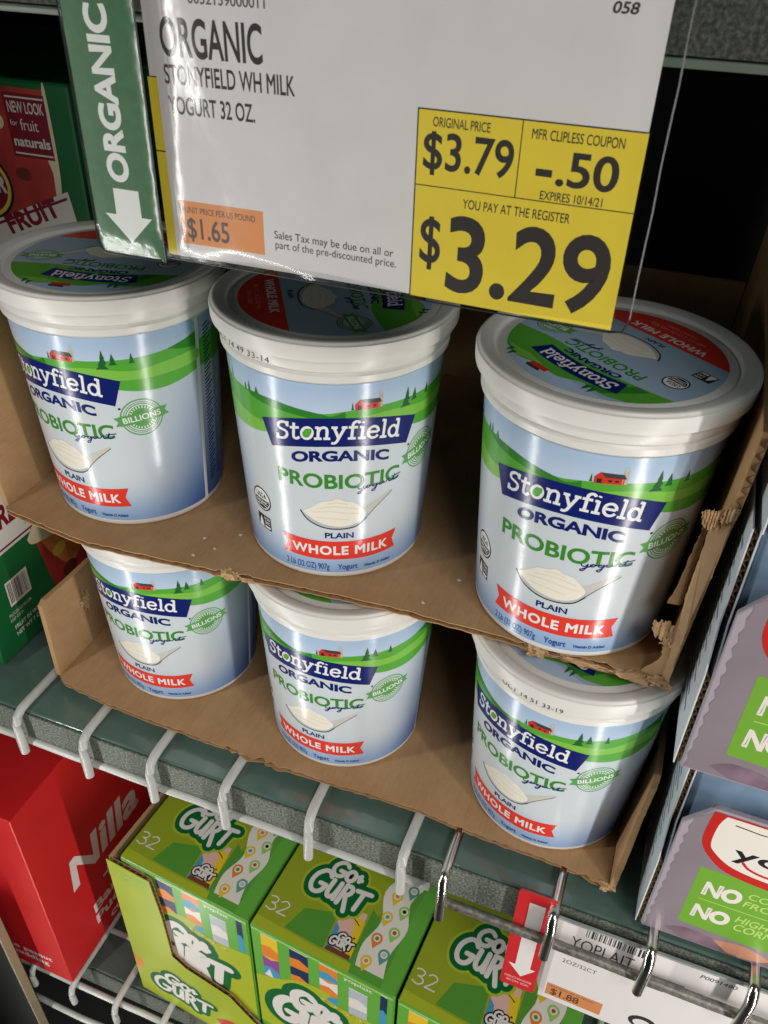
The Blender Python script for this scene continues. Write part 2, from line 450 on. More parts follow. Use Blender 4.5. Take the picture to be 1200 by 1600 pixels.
TEAL = mat('shelf_enamel', (88, 112, 103), 0.16, 0.7, var=0.12, vscale=16, coat=0.5, lump=0.3, lscale=26)
TEALD = mat('shelf_enamel_worn', (78, 92, 86), 0.35, 0.5, var=0.15, vscale=18)
WIREW = mat('white_wire', (186, 187, 182), 0.32, 0.5, var=0.06, vscale=80, bump=0.15, bscale=160)


def shelf(name, label, yf, zt, th, deck_back=0.6, x0=-0.8, x1=0.8, m=TEAL, lip=0.024, face=None):
    t = thing(name, label, 'shelf', (0, yf, zt))
    box('deck', x0, x1, 0.0022, deck_back - yf, -0.004, 0, m, t, 0.0012)
    box('front_face', x0, x1, 0.0, 0.0018, -lip - 0.004, -0.0012, face or SPECK, t, 0.0006)
    return t


shelf('cooler_shelf', 'green grey metal shelf with speckled front edge under the yogurt trays', -0.080, -0.011, 0.004)
shelf('cooler_shelf', 'dark green grey metal shelf below the green boxes', -0.076, -0.392, 0.004, m=TEALD)
up = shelf('cooler_shelf', 'speckled grey green shelf edge above everything, seen at top right', -0.080, 0.440, 0.004, m=TEALD, lip=0.0345, face=mspeck('shaded_speckled_metal', 0.45))  # front face: same speckled metal, its colour darkened to paint in the shade
box('bottom_lip', -0.8, 0.8, 0.0, 0.02, -0.0415, -0.0390, mat('lip_metal', (104, 116, 104), 0.4, 0.5, var=0.1), up, 0.0008)


def wire_rack(label, xs, ytip, zw, drop, rod, x0, x1, back=0.5, r=0.0030):
    t = thing('wire_rack', label, 'wire rack', (0, ytip, zw))
    for x in xs:
        x += random.uniform(-0.0012, 0.0012)
        bm = bmesh.new(); j = random.uniform(-0.002, 0.002)
        pts = [(x, back, 0), (x, 0.09, 0), (x, 0.03, 0), (x + j * .3, 0.012, 0.0), (x + j * .5, 0.006, -0.0006), (x + j * .7, 0.0018, -0.0036), (x + j, -0.0004, -0.0085), (x + j, -0.0012, -0.016), (x + j * .6, -0.001, -drop + 0.0016), (x + j * .6, -0.001, -drop)]
        tube(bm, pts, r, 12); mobj('wire', bm, WIREW, t, smooth=True, bevel=0)
    for ry, rz, a, b in rod:
        bm = bmesh.new(); tube(bm, [(a + (b - a) * i / 20, ry + random.uniform(-.0004, .0004), rz + random.uniform(-.0005, .0005)) for i in range(21)], r * 0.95, 10); mobj('cross_rod', bm, WIREW, t, smooth=True)
    return t


wire_rack('white wire rack with bent hook ends under the cardboard yogurt trays', [-0.300, -0.247, -0.1945, -0.1415, -0.091, -0.038, 0.0165, 0.0785], -0.0855, -0.0075, 0.036, [(0.0050, -0.0300, -0.36, 0.093), (0.10, -0.0063, -0.36, 0.093)], 0, 0)
wire_rack('white wire rack on the lowest shelf below the red box', [-0.3625, -0.317, -0.2715, -0.226, -0.1805, -0.1335, -0.087, -0.041, 0.005, 0.051, 0.097, 0.143, 0.19, 0.236], -0.0985, -0.3850, 0.026, [(0.0075, -0.0068, -0.40, 0.30), (0.062, -0.0063, -0.40, 0.30)], 0, 0)
wire_rack('white wire rail at the very bottom left under the lowest shelf', [], -0.1, -0.440, 0.02, [(0.0, 0.0, -0.40, 0.10)], 0, 0)

# ------------------------------------------------------------------ yogurt tub
H = 0.142; RB = 0.04689; RT = 0.05461; R0 = 50.5
def rad(z): return RB + (RT - RB) * z / H
slope = math.atan((RT - RB) / H)
def on_tub(off):
    def fn(u, v, l):
        a = u / (R0 * 1e-3); r = rad(v) + off + l
        return Vector((r * math.sin(a), -r * math.cos(a), v))
    return fn
def tub_n(co):
    d = Vector((co.x, co.y, 0)).normalized(); n = d * math.cos(slope) - Vector((0, 0, math.sin(slope))); return n

INK = inks('ink', 0.2, dict(white=(232, 233, 232), navy=(22, 34, 104), green=(62, 138, 48), grass=(88, 168, 58), grass_light=(128, 192, 74), grass_dark=(52, 128, 46), tree=(40, 100, 52), red=(226, 62, 48), barn=(206, 58, 40), roof=(70, 66, 62), cream=(236, 230, 214), cream_shade=(224, 216, 200), steel=(184, 190, 192), dark=(44, 46, 52), ink_blue=(42, 82, 150), pale=(206, 218, 228), badge=(92, 160, 84), handle=(200, 197, 188), silo=(190, 180, 160), ghost=(116, 150, 196)), lump=0.10, lscale=34)
INK['field'] = LABEL


def arch(drop, half): return lambda x, y: (x, y - drop * ((x) / half) ** 2)


def pine(a, x, y, w, h, m, l):
    a.poly([(x - w / 2, y), (x - w * .18, y + h * .35), (x - w * .32, y + h * .33), (x, y + h), (x + w * .32, y + h * .33), (x + w * .18, y + h * .35), (x + w / 2, y)], m, l)


def badge(a, cx, cy, r, l, text=True):
    a.ring(cx, cy, r, r, 0.7, 'badge', l); a.ring(cx, cy, r - 1.4, r - 1.4, 0.35, 'badge', l)
    a.disc(cx, cy, r - 2.2, r - 2.2, 'badge', l)
    a.ring(cx, cy, r - 3.0, r - 3.0, 0.5, 'white', l + 1)
    for i in range(26):
        an = R(i * 360 / 26); a.stroke([(cx + (r - 5.0) * math.cos(an), cy + (r - 5.0) * math.sin(an)), (cx + (r - 3.6) * math.cos(an), cy + (r - 3.6) * math.sin(an))], 0.55, 'white', l + 1, cap=False)
    c, q = math.cos(R(8)), math.sin(R(8))
    def rt(x, y): return (cx + c * x - q * y, cy + q * x + c * y)
    a.poly([rt(-r - 3.4, -2.6), rt(-r - 1.6, 0), rt(-r - 3.4, 2.6), rt(r + 3.4, 2.6), rt(r + 1.6, 0), rt(r + 3.4, -2.6)], 'badge', l + 2)
    a.poly([rt(-r - 1.0, -2.9), rt(-r - 1.0, 2.9), rt(r + 1.0, 2.9), rt(r + 1.0, -2.9)], 'badge', l + 2.5)
    if text:
        X, Y = rt(0, -1.6); a.text('BILLIONS', X, Y, 2 * r - 1.5, 3.3, 'white', l + 3, bold=0.02, align='c', rot=8)


def spoon(a, x, y, k, l):
    """heaped spoon: bowl centre x,y"""
    def T(p): return [(x + k * u, y + k * v) for u, v in p]
    a.poly(T([(11, -2), (16, -1), (20, 4), (27, 9.5), (29, 11), (28.5, 12.2), (26, 11.5), (18, 7.5), (12, 4)]), 'handle', l)
    a.stroke(T(sm((13, -3.4), (17, 1.0), (21, 5), (28.6, 11.2))), 0.4 * k, 'roof', l + 1, cap=False)
    a.poly(T(sm((-18.6, 2), (-15, -3), (-7, -6.6), (2, -7.4), (10, -6), (15, -1.5), (15.5, 1), (12, 4), (4, 6), (-8, 6)))[:-1], 'steel', l + 0.5)
    a.stroke(T(sm((-19, 2.6), (-15, -3), (-7, -6.8), (2, -7.6), (10, -6.1), (15, -1.5))), 0.75 * k, 'dark', l + 1, cap=False)
    a.poly(T(sm((-18, 2.2), (-13, 5.4), (-8, 9.2), (-3, 10.2), (0, 11.6), (4, 9.8), (8, 9), (12, 5), (14.5, 1.2), (11, -3.6), (3, -6), (-7, -4.6), (-14, -1)))[:-1], 'cream', l + 1.5)
    for p in (((-13, 2.4), (-4, 3.6), (5, 2.4), (12, 1.6)), ((-10, 5), (-2, 6.6), (6, 5.6), (10, 4.4)), ((-11, -.6), (-3, -.8), (6, -1.8)), ((-5, 8.2), (0, 9), (5, 7.8))):
        a.stroke(T(sm(*p)), 0.7 * k, 'cream_shade', l + 2, cap=False)


def usda(a, x, y, r, l):
    a.disc(x, y, r, r, 'dark', l); a.disc(x, y, r * .88, r * .88, 'white', l + 1)
    n = 20; a.poly([(x + r * .8 * math.cos(R(180 + 180 * i / n)), y + r * .8 * math.sin(R(180 + 180 * i / n))) for i in range(n + 1)], 'dark', l + 2)
    a.text('USDA', x, y + r * .12, r * 1.15, r * .42, 'dark', l + 2, bold=0.02, align='c')
    a.text('ORGANIC', x, y - r * .36, r * 1.25, r * .26, 'white', l + 3, bold=0.02, align='c')
    a.stroke(sm((x - r * .6, y - r * .55), (x, y - r * .46), (x + r * .6, y - r * .55)), r * .06, 'white', l + 3, cap=False)


def nongmo(a, x, y, s, l):
    a.rect(x - s, y - s * .8, x + s, y + s * .8, 'dark', l); a.poly([(x - s * .9, y - s * .7), (x - s * .1, y - s * .7), (x - s * .25, y + .1), (x - s * .45, y + s * .55), (x - s * .7, y - .1)], 'white', l + 1)
    a.text('NON', x + s * .05, y + s * .3, s * .8, s * .36, 'white', l + 1, bold=0.01); a.text('GMO', x + s * .05, y - s * .2, s * .8, s * .36, 'white', l + 1, bold=0.01); a.rect(x + s * .05, y - s * .65, x + s * .85, y - s * .4, 'white', l + 1)


def tub_label_art():
    a = Art()
    n = 40
    a.poly([(-78.6, 4.6)] + [(78.6, 4.6), (79.2, 6), (79.2, 113.5), (77.5, 115.6), (-77.5, 115.6), (-79.2, 113.5), (-79.2, 6)], 'field', 0)
    a.rect(81.8, 5, 158.2, 115, 'field', 0); a.rect(-158.2, 5, -81.8, 115, 'field', 0)
    top = sm((-79.2, 107.5), (-70, 106), (-62, 104.2), (-46, 103.4), (-32, 103.8), (-22, 102.6), (-9, 100.6), (2, 102.0), (14, 103.2), (30, 103.4), (48, 103.8), (62, 105), (70, 106.5), (79.2, 108.5))
    bot = sm((79.2, 88), (70, 86), (58, 84.6), (44, 85.6), (20, 90), (-20, 90), (-40, 83.6), (-56, 81.6), (-68, 81), (-79.2, 82.5))
    a.poly(top + bot, 'grass', 1)
    a.poly(sm((-79.2, 92), (-66, 93.5), (-52, 91), (-40, 90), (-20, 92), (-20, 90), (-40, 83.6), (-56, 81.6), (-68, 81), (-79.2, 82.5))[:-1], 'grass_light', 2)
    a.poly(sm((2, 102.0), (-4, 99.5), (-9, 100.6), (-22, 102.6), (-32, 103.8), (-46, 103.4), (-40, 100.5), (-24, 99), (-8, 97.5), (4, 98))[:-1], 'grass_dark', 2)
    a.poly(sm((6, 98), (24, 99.6), (44, 97), (60, 98.6), (79.2, 99), (79.2, 93), (60, 92), (44, 92), (30, 93), (12, 93))[:-1], 'grass_light', 2)
    a.poly([(62, 105), (70, 106.5), (79.2, 108.5), (79.2, 100.5), (70, 102.5)], 'grass_dark', 2)
    for x, y, wd, h in ((-60, 104.6, 2.0, 5.6), (-47.5, 102.6, 2.6, 4.6), (-44.8, 102.6, 2.8, 6), (-40, 101.8, 4.4, 5.4), (-8, 95.6, 1.4, 2.2), (5.2, 102.6, 1.4, 4.0)): pine(a, x, y, wd, h, 'grass_dark' if x < 0 else 'tree', 3)
    for x, y, wd, h in ((31.0, 99.0, 6.0, 6.0), (31.6, 102, 3.6, 7.4), (36, 101, 3.8, 6.4), (44.6, 101.2, 3.0, 5.6)): pine(a, x, y, wd, h, 'tree', 3)
    # barn with silo
    a.rect(6.6, 102.4, 17.6, 105.6, 'barn', 3); a.poly([(8.6, 107.6), (17.2, 107.4), (18.4, 105.2), (10.0, 105.4)], 'roof', 4); a.poly([(6.2, 105.2), (8.4, 107.8), (10.2, 105.4), (10.2, 102.2), (6.4, 102.2)], 'barn', 4)
    a.rect(7.4, 102.4, 9.2, 104.6, 'dark', 5); a.rect(11.6, 103.4, 13, 104.4, 'dark', 5); a.rect(14.2, 103.4, 15.6, 104.4, 'dark', 5)
    a.rect(16.8, 102.6, 18.8, 110, 'silo', 3); a.disc(17.8, 110, 1.1, 1.1, 'steel', 4, 14)
    # name banner
    w = arch(6.6, 38)
    up_ = [(-38 + 76 * i / n, 98.6) for i in range(n + 1)]; dn = [(33.6 - 67.2 * i / n, 83.2) for i in range(n + 1)]
    a.poly([w(*p) for p in up_] + [w(*p) for p in dn], 'navy', 4)
    wp = lambda x, y: (x - 30.6, 87.4 + y - 6.6 * ((x - 30.6) / 38) ** 2)
    a.strokes(SLAB, 'Stonyfield', 0, 0, 59.5, 9.6, 1.35, 'white', 6, shear=0.08, warp=wp, sp=0.03)
    a.poly(sm((-16.9, 87.8), (-17.0, 89.8), (-15.4, 91.4), (-13.0, 92.4), (-12.9, 90.2), (-14.2, 88.3), (-16.0, 87.4), (-16.9, 87.8))[:-1], 'grass', 7)
    a.disc(35.2, 76.3, 0.7, 0.7, 'navy', 4, 10)
    a.text('ORGANIC', 0.2, 75.0, 47, 6.0, 'navy', 4, bold=0.045, align='c', arch=3.0)
    a.text('PROBIOTIC', -0.4, 58.8, 62, 8.4, 'green', 4, bold=0.026, align='c', arch=0.2)
    a.strokes(SCRIPT, 'yogurt', 8.5, 56.6, 24.5, 4.6, 0.55, 'navy', 6, rot=3)
    spoon(a, -1.5, 41.4, 1.0, 3)
    a.text('PLAIN', -0.6, 27.7, 15.0, 3.6, 'navy', 4, bold=0.03, align='c')
    ban = sm((-32, 26.6), (-16, 25.8), (0, 25.6), (16, 25.8), (32, 26.6)) + [(29.6, 20.6), (32, 14.4)] + sm((32, 14.4), (16, 13.6), (0, 13.6), (-16, 13.6), (-32, 14.4))[1:] + [(-29.6, 20.6)]
    a.poly(ban, 'red', 4)
    a.text('WHOLE MILK', 0, 16.6, 53, 5.9, 'white', 6, bold=0.035, align='c', sp=1.12)
    a.text('2 Lb (32 OZ) 907g', -31, 6.6, 25, 3.9, 'ink_blue', 4, bold=0.015); a.text('Yogurt', -1.5, 6.6, 11, 3.7, 'ink_blue', 4, bold=0.03); a.text('Vitamin D Added', 13, 6.9, 16, 1.9, 'ink_blue', 4, bold=0.05)
    usda(a, -46, 40.5, 7.2, 3); nongmo(a, -46, 25.8, 5.4, 3)
    badge(a, 45.4, 70.2, 10.4, 3)
    # back panels
    for i in range(44):
        y = 14 + i * 2.2; a.stroke([(85.2, y), (89 + 3.5 * ((i * 7) % 5) / 4, y + 1.5)], 0.85, 'navy', 3, cap=False); a.stroke([(94, y), (99.5 - ((i * 5) % 4), y + 1.5)], 0.6, 'navy', 3, cap=False)
    a.poly([(81.8, 103), (110, 106), (158.2, 104), (158.2, 88), (110, 86), (81.8, 88)], 'grass', 1); a.poly([(-81.8, 107), (-120, 104), (-158.2, 104), (-158.2, 88), (-110, 86), (-81.8, 84)], 'grass', 1)
    a.rect(-150, 20, -108, 80, 'white', 2); a.rect(108, 20, 150, 80, 'white', 2)
    for i in range(22): a.rect(-148, 76 - i * 2.5, -112 - (i * 7) % 9, 77 - i * 2.5, 'dark', 3); a.rect(111, 76 - i * 2.5, 144 - (i * 5) % 11, 77 - i * 2.5, 'navy', 3)
    return a


def lid_art():
    a = Art(); r = 45.8
    def chord(y0, y1, m, l, n=40):
        ps = []
        for i in range(n + 1):
            y = y0 + (y1 - y0) * i / n; ps.append((math.sqrt(max(0, r * r - y * y)), y))
        a.poly(ps + [(-x, y) for x, y in reversed(ps)], m, l)
    chord(-r, r, 'lidblue', 0)
    chord(36, r, 'lidsky', 1)
    def edge(y): return math.sqrt(r * r - y * y)
    a.poly([(-edge(14), 14)] + [(-edge(14 + i * 3.2), 14 + i * 3.2) for i in range(1, 6)] + sm((-edge(30), 30), (-24, 34), (-14, 33), (-4, 38), (8, 37), (20, 39), (edge(34), 34)) + [(edge(34 - i * 3.6), 34 - i * 3.6) for i in range(0, 6)] + sm((edge(16), 16), (20, 14), (0, 18), (-20, 18), (-edge(14), 14))[1:-1], 'grass', 2)
    a.poly([(-34, 17), (-24, 33), (-16, 33), (-28, 17)], 'grass_dark', 3); a.poly([(6, 36), (20, 38.6), (30, 33), (16, 33)], 'grass_light', 3)
    for x, y in ((-20, 33), (-17, 33), (22, 37), (25, 35)): pine(a, x, y, 3, 5, 'tree', 4)
    a.rect(1, 36.6, 11, 39.8, 'barn', 4); a.poly([(3, 41.6), (10.5, 41.4), (11.6, 39.6), (4, 39.6)], 'roof', 5)
    w = lambda x, y: (x, y - 3.2 * ((x + 3) / 24) ** 2); n = 24
    a.poly([w(-27.5 + 49 * i / n, 32) for i in range(n + 1)] + [w(18.5 - 43 * i / n, 21.6) for i in range(n + 1)], 'navy', 5)
    a.strokes(SLAB, 'Stonyfield', 0, 0, 39.5, 6.6, 1.0, 'white', 7, warp=lambda x, y: (x - 23, 24.2 + y - 3.2 * ((x - 20) / 24) ** 2), sp=0.03)
    a.text('ORGANIC', -3, 16.2, 31, 3.8, 'navy', 4, bold=0.045, align='c', arch=1.4)
    a.text('PROBIOTIC', -3, 7.0, 42, 6.0, 'green', 4, bold=0.02, align='c')
    a.strokes(SCRIPT, 'yogurt', 4, 4.6, 16, 3.4, 0.5, 'navy', 6, rot=3)
    spoon(a, 2, -10.5, 0.95, 3)
    a.text('PLAIN', -3, -22.2, 10, 2.6, 'navy', 4, bold=0.03, align='c')
    chord(-r, -25, 'red', 2)
    a.text('WHOLE MILK', -2.5, -32, 41, 4.6, 'white', 4, bold=0.035, align='c', sp=1.08)
    a.text('NET WT 2 LB (32 OZ) 907g', -2, -37.4, 30, 2.0, 'pinkish', 4, align='c'); a.text('VITAMIN D ADDED', -2, -41, 17, 1.8, 'pinkish', 4, align='c')
    usda(a, -33, 1, 5.6, 3); nongmo(a, -36, -13, 4.4, 3); badge(a, 33, 4, 7.6, 3, text=True)
    return a


LINK = dict(INK); LINK.update(inks('lid_ink', 0.3, dict(lidblue=(160, 182, 202), lidsky=(178, 202, 226), pinkish=(232, 150, 140))))

tub0 = thing('yogurt_tub', 'tub', 'yogurt tub')
bm = bmesh.new()
prof = [(0, .0), (43.6, .0), (44.4, .3), (45.6, .5), (46.5, 1.4), (47.0, 3.0)] + [(1000 * rad(z / 1000) - .12, z) for z in (5, 20, 40, 60, 80, 100, 112, 115.8)]
prof += [(53.5, 116.4), (54.6, 116.9), (55.2, 117.6), (55.3, 120.4), (54.6, 121.2), (54.2, 121.8), (54.6, 122.3), (55.6, 122.7), (55.9, 123.2), (56.0, 126), (56.0, 131)]
lathe(bm, [(r / 1000, z / 1000) for r, z in prof], 160); mobj('tub_body', bm, TUBW, tub0, smooth=True)
tub_label_art().build('wrap_label', on_tub(0.00005), tub0, INK, eps=0.02e-3, cuts=2.4, uv=lambda x, y: ((x + 79.2) / 158.4 if abs(x) < 80 else 0.0, y / 116), nfn=tub_n)
bm = bmesh.new()
lp = [(56.0, 131.0), (57.4, 129.4), (58.0, 128.7), (58.6, 128.9), (58.8, 129.8), (59.0, 135.2), (58.8, 135.9), (58.2, 136.2), (57.9, 136.5), (57.7, 137.1), (57.1, 137.5), (56.2, 137.5), (54, 137.1), (52, 136.7), (51.2, 136.4), (50.8, 135.8), (50.4, 134.9), (49.8, 134.6), (49.2, 134.9), (48.6, 135.2), (0, 135.2)]
lathe(bm, [(r / 1000, z / 1000) for r, z in lp], 160); lid0 = mobj('lid', bm, LIDW, tub0, smooth=True)
lid_art().build('lid_print', lambda u, v, l: Vector((u, v, 0.13525 + l)), lid0, LINK, eps=0.02e-3)


def dup(root):
    r = root.copy(); COL.objects.link(r)
    for ch in root.children:
        c = ch.copy(); COL.objects.link(c); c.parent = r
        for g in ch.children: d = g.copy(); COL.objects.link(d); d.parent = c
    return r


H1 = 0.1468
TUBS = [(-0.1245, -0.0034, H1, -8.5, -169, 'white yogurt tub on the upper tray, under the green hanging tag'),
        (0.0, 0.0, H1, 25.5, -59.4, 'middle white yogurt tub on the upper tray, below the price sign'),
        (0.1318, -0.0075, H1, -2, 144.5, 'largest white yogurt tub, on the upper tray beside the torn cardboard wall'),
        (-0.1149, 0.0029, 0, 0, 170, 'white yogurt tub on the lower tray beside the left flap'),
        (0.0086, -0.0050, 0, -1.5, 120, 'white yogurt tub in the middle of the lower tray'),
        (0.1438, -0.0113, 0, -22.5, 152, 'white yogurt tub on the lower tray, its lid under the torn corner')]
for i, (x, y, z, a, la, lab) in enumerate(TUBS):
    t = tub0 if i == 0 else dup(tub0)
    t.location = (x, y, z + 0.0002); t.rotation_euler = (0, 0, R(a)); t['label'] = lab; t['group'] = 'yogurt tubs in the two cardboard trays'
    for c in t.children:
        if c.name.startswith('lid'): c.rotation_euler = (0, 0, R(la - a))
    if i in (1, 5):
        d = Art(); u0 = -66 if i == 1 else -9
        d.text('OCT 14 49 33-14' if i == 1 else 'OCT 14 51 33-19', u0, 123.4, 37 if i == 1 else 30, 2.7, 'ghostink', 1, bold=0.0, sp=1.1)
        mat('stamp_ghostink', (58, 58, 62), 0.5)
        d.build('date_stamp', lambda u, v, l: Vector(((0.05605 + l) * math.sin(u / .0505), -(0.05605 + l) * math.cos(u / .0505), v)), t, {'ghostink': MATS['stamp_ghostink']}, eps=0.02e-3, cuts=2.4)

# ------------------------------------------------------------------ cardboard trays
def jag(pts, amp, step=0.003, rough=None):
    out = []
    for i in range(len(pts) - 1):
        a, b = Vector(pts[i]), Vector(pts[i + 1]); n = max(2, int((b - a).length / step)); t = (b - a).normalized(); nn = Vector((-t.y, t.x))
        for k in range(n):
            p = a + (b - a) * k / n
            am = amp * (3.5 if rough and any(r0 < p.x < r1 for r0, r1 in rough) else 1)
            out.append(tuple(p + nn * am * (noise.noise(Vector((p.x * 140, p.y * 140, 3.1))) + 0.7 * random.uniform(-1, 1))))
    out.append(tuple(pts[-1])); return out


def base_board(parent, front, back_y, z, th, amp, rough=None, wave=None):
    """front: list of (x,y) left to right; the board runs back to back_y; real liners with a fluted sheet between them at the front edge"""
    f1 = jag(front, amp, rough=rough); xl, xr = front[0][0], front[-1][0]
    bm = bmesh.new()
    up_pts = f1 + [(xr, back_y), (xl, back_y)]
    prism(bm, up_pts, lambda u, v, d: (u, v, z - d), 0.0006)
    f2 = jag([(x, y + 0.0003) for x, y in front], amp * .9, rough=rough)
    prism(bm, f2 + [(xr, back_y), (xl, back_y)], lambda u, v, d: (u, v, z - th + d), 0.0006)
    prism(bm, [(x, y + 0.006) for x, y in front] + [(xr - .0005, back_y - .0005), (xl + .0005, back_y - .0005)], lambda u, v, d: (u, v, z - 0.0007 - d), th - 0.0014)
    o = mobj('bottom_board', bm, CARD, parent)
    bm = bmesh.new(); prev = None; L = 0; per = 0.0072
    for i in range(len(front) - 1):
        a, b = Vector(front[i]), Vector(front[i + 1]); n = int((b - a).length / 0.0006)
        for k in range(n):
            p = a + (b - a) * k / n; ph = (L + (b - a).length * k / n) / per * 2 * math.pi
            zz = z - th / 2 + (th / 2 - 0.0008) * math.sin(ph)
            v = (bm.verts.new((p.x, p.y + 0.0010, zz)), bm.verts.new((p.x, p.y + 0.0075, zz)))
            if prev: bm.faces.new((prev[0], v[0], v[1], prev[1]))
            prev = v
        L += (b - a).length
    mobj('flute', bm, FLUTE, o, smooth=True)
    return o


def wall(name, parent, pts, fn, th, extra=None):
    bm = bmesh.new(); prism(bm, pts, fn, th); return mobj(name, bm, CARD, parent, bevel=0.0004)


def crumple(name, parent, loc, size, seed, sq=(1, 1, 1), rz=0, m=None, sheets=9):
    """a tuft of torn plies: small curled sheets with ragged outlines"""
    bm = bmesh.new(); rn = random.Random(seed)
    for k in range(sheets):
        n = 8; w = rn.uniform(.5, 1.0); h = rn.uniform(.35, .9); c = Vector((rn.uniform(-.55, .55), rn.uniform(-.4, .4), rn.uniform(-.55, .55)))
        rot = Matrix.Rotation(rn.uniform(-.9, .5), 3, 'X') @ Matrix.Rotation(rn.uniform(0, 6.28), 3, 'Y') @ Matrix.Rotation(rn.uniform(-.4, .6), 3, 'Z')
        g = {}
        curl = rn.uniform(-.35, .35); sd = seed * 3.1 + k * 1.7
        for i in range(n + 1):
            for j in range(n + 1):
                u, v = 2 * i / n - 1, 2 * j / n - 1
                e = 1 + 0.5 * noise.noise(Vector((u * 2.4, v * 2.4, sd))) + 0.25 * noise.noise(Vector((u * 7, v * 7, sd)))
                x, z = u * w * e, v * h * e
                y = curl * x * x * .5 + 0.22 * noise.noise(Vector((x * 1.6, z * 1.6, sd + 9))) + .14 * noise.noise(Vector((x * 5, z * 5, sd)))
                p = rot @ Vector((x, y, z)) + c
                g[i, j] = bm.verts.new(Vector((p.x * sq[0], p.y * sq[1], p.z * sq[2])) * size)
        for i in range(n):
            for j in range(n):
                if (i in (0, n - 1) or j in (0, n - 1)) and rn.random() < .35: continue
                bm.faces.new((g[i, j], g[i + 1, j], g[i + 1, j + 1], g[i, j + 1]))
    bmesh.ops.delete(bm, geom=[v for v in bm.verts if not v.link_faces], context='VERTS')
    bmesh.ops.rotate(bm, verts=bm.verts, matrix=Matrix.Rotation(rz, 3, 'Z'))
    bmesh.ops.translate(bm, verts=bm.verts, vec=loc)
    o = mobj(name, bm, m or TORN, parent)
    sl = o.modifiers.new('ply', 'SOLIDIFY'); sl.thickness = 0.00025
    return o


# lower tray
tl = thing('cardboard_tray', 'lower brown cardboard tray with low side flaps holding three tubs', 'cardboard tray', (0, 0, -0.0042), 0, 'cardboard trays of yogurt tubs')
Z0 = 0.0042
base_board(tl, [(-0.1835, -0.0515), (-0.1778, -0.0544), (-0.1400, -0.0595), (-0.0987, -0.0607), (-0.0156, -0.0620), (0.0712, -0.0592), (0.1152, -0.0619), (0.1634, -0.0625), (0.1890, -0.0668)], 0.19, Z0, 0.004, 0.0006, rough=[(-.05, -.01), (.17, .19)])
def side(x0, lean, off=0.0):   # wall in the y-z plane leaning outward by lean per metre
    return lambda u, v, d: (x0 + lean * (v - off) + d, u, v)
wall('side_flap', tl, [(-0.0505, 0.0034), (-0.0482, 0.064), (-0.044, 0.0665), (-0.02, 0.0655), (0.05, 0.0655), (0.188, 0.0655), (0.188, 0.0034)], side(-0.1835, -0.03), -0.0038)
fr = [(-0.0660, 0.0048), (-0.0635, 0.012), (-0.0610, 0.022), (-0.0560, 0.034), (-0.0500, 0.046), (-0.0470, 0.058), (-0.0450, 0.068), (-0.0400, 0.074)]
wall('side_flap', tl, jag(fr, 0.0005, 0.002) + [(0.0, 0.075), (0.188, 0.075), (0.188, 0.0048)], side(0.1888, 0.10), 0.0036)
wall('back_flap', tl, [(-0.180, 0.0046), (-0.180, 0.072), (0.186, 0.072), (0.186, 0.0046)], lambda u, v, d: (u, 0.1865 + d, v), 0.0036)
crumple('torn_patch', tl, (-0.1832, -0.012, 0.040), 0.0075, 3, (0.14, .7, 1.25))
crumple('torn_patch', tl, (0.1880, -0.0655, 0.0030), 0.0036, 5, (1.0, .8, .6))
# upper tray
tu = thing('cardboard_tray', 'upper brown cardboard tray with a ragged torn right wall holding three tubs', 'cardboard tray', (0, 0, H1 - 0.0042), 0, 'cardboard trays of yogurt tubs')
base_board(tu, [(-0.1800, -0.0590), (-0.1738, -0.0601), (-0.1213, -0.0667), (-0.0800, -0.0640), (-0.0348, -0.0598), (0.0000, -0.0560), (0.0481, -0.0523), (0.1043, -0.0514), (0.1860, -0.0503)], 0.206, Z0, 0.004, 0.0005, rough=[(-.045, -.025), (.11, .186)])
base2 = jag([(-0.172, -0.040), (-0.09, -0.042), (0.02, -0.038), (0.110, -0.0405), (0.1175, -0.0475), (0.165, -0.0470), (0.183, -0.044)], 0.0006)
bm = bmesh.new(); prism(bm, base2 + [(0.183, 0.195), (-0.172, 0.195)], lambda u, v, d: (u, v, -0.0002 - d), 0.0047); mobj('under_flap', bm, CARD, tu)
wall('side_flap', tu, [(-0.0560, 0.0034), (-0.0545, 0.03), (-0.0530, 0.112), (0.205, 0.112), (0.205, 0.0034)], side(-0.1796, -0.16), -0.0038)
ft = [(-0.0510, 0.0030), (-0.0515, 0.012), (-0.0510, 0.050), (-0.0520, 0.095), (-0.0550, 0.104), (-0.0560, 0.118), (-0.0550, 0.140)]
wall('side_flap', tu, jag(ft, 0.0006, 0.0025) + [(0.205, 0.142), (0.205, 0.0030)], side(0.1838, 0.050), 0.0034)
wall('back_flap', tu, [(-0.176, 0.0046), (-0.185, 0.105), (0.188, 0.105), (0.184, 0.0046)], lambda u, v, d: (u, 0.2020 + d, v), 0.0036)
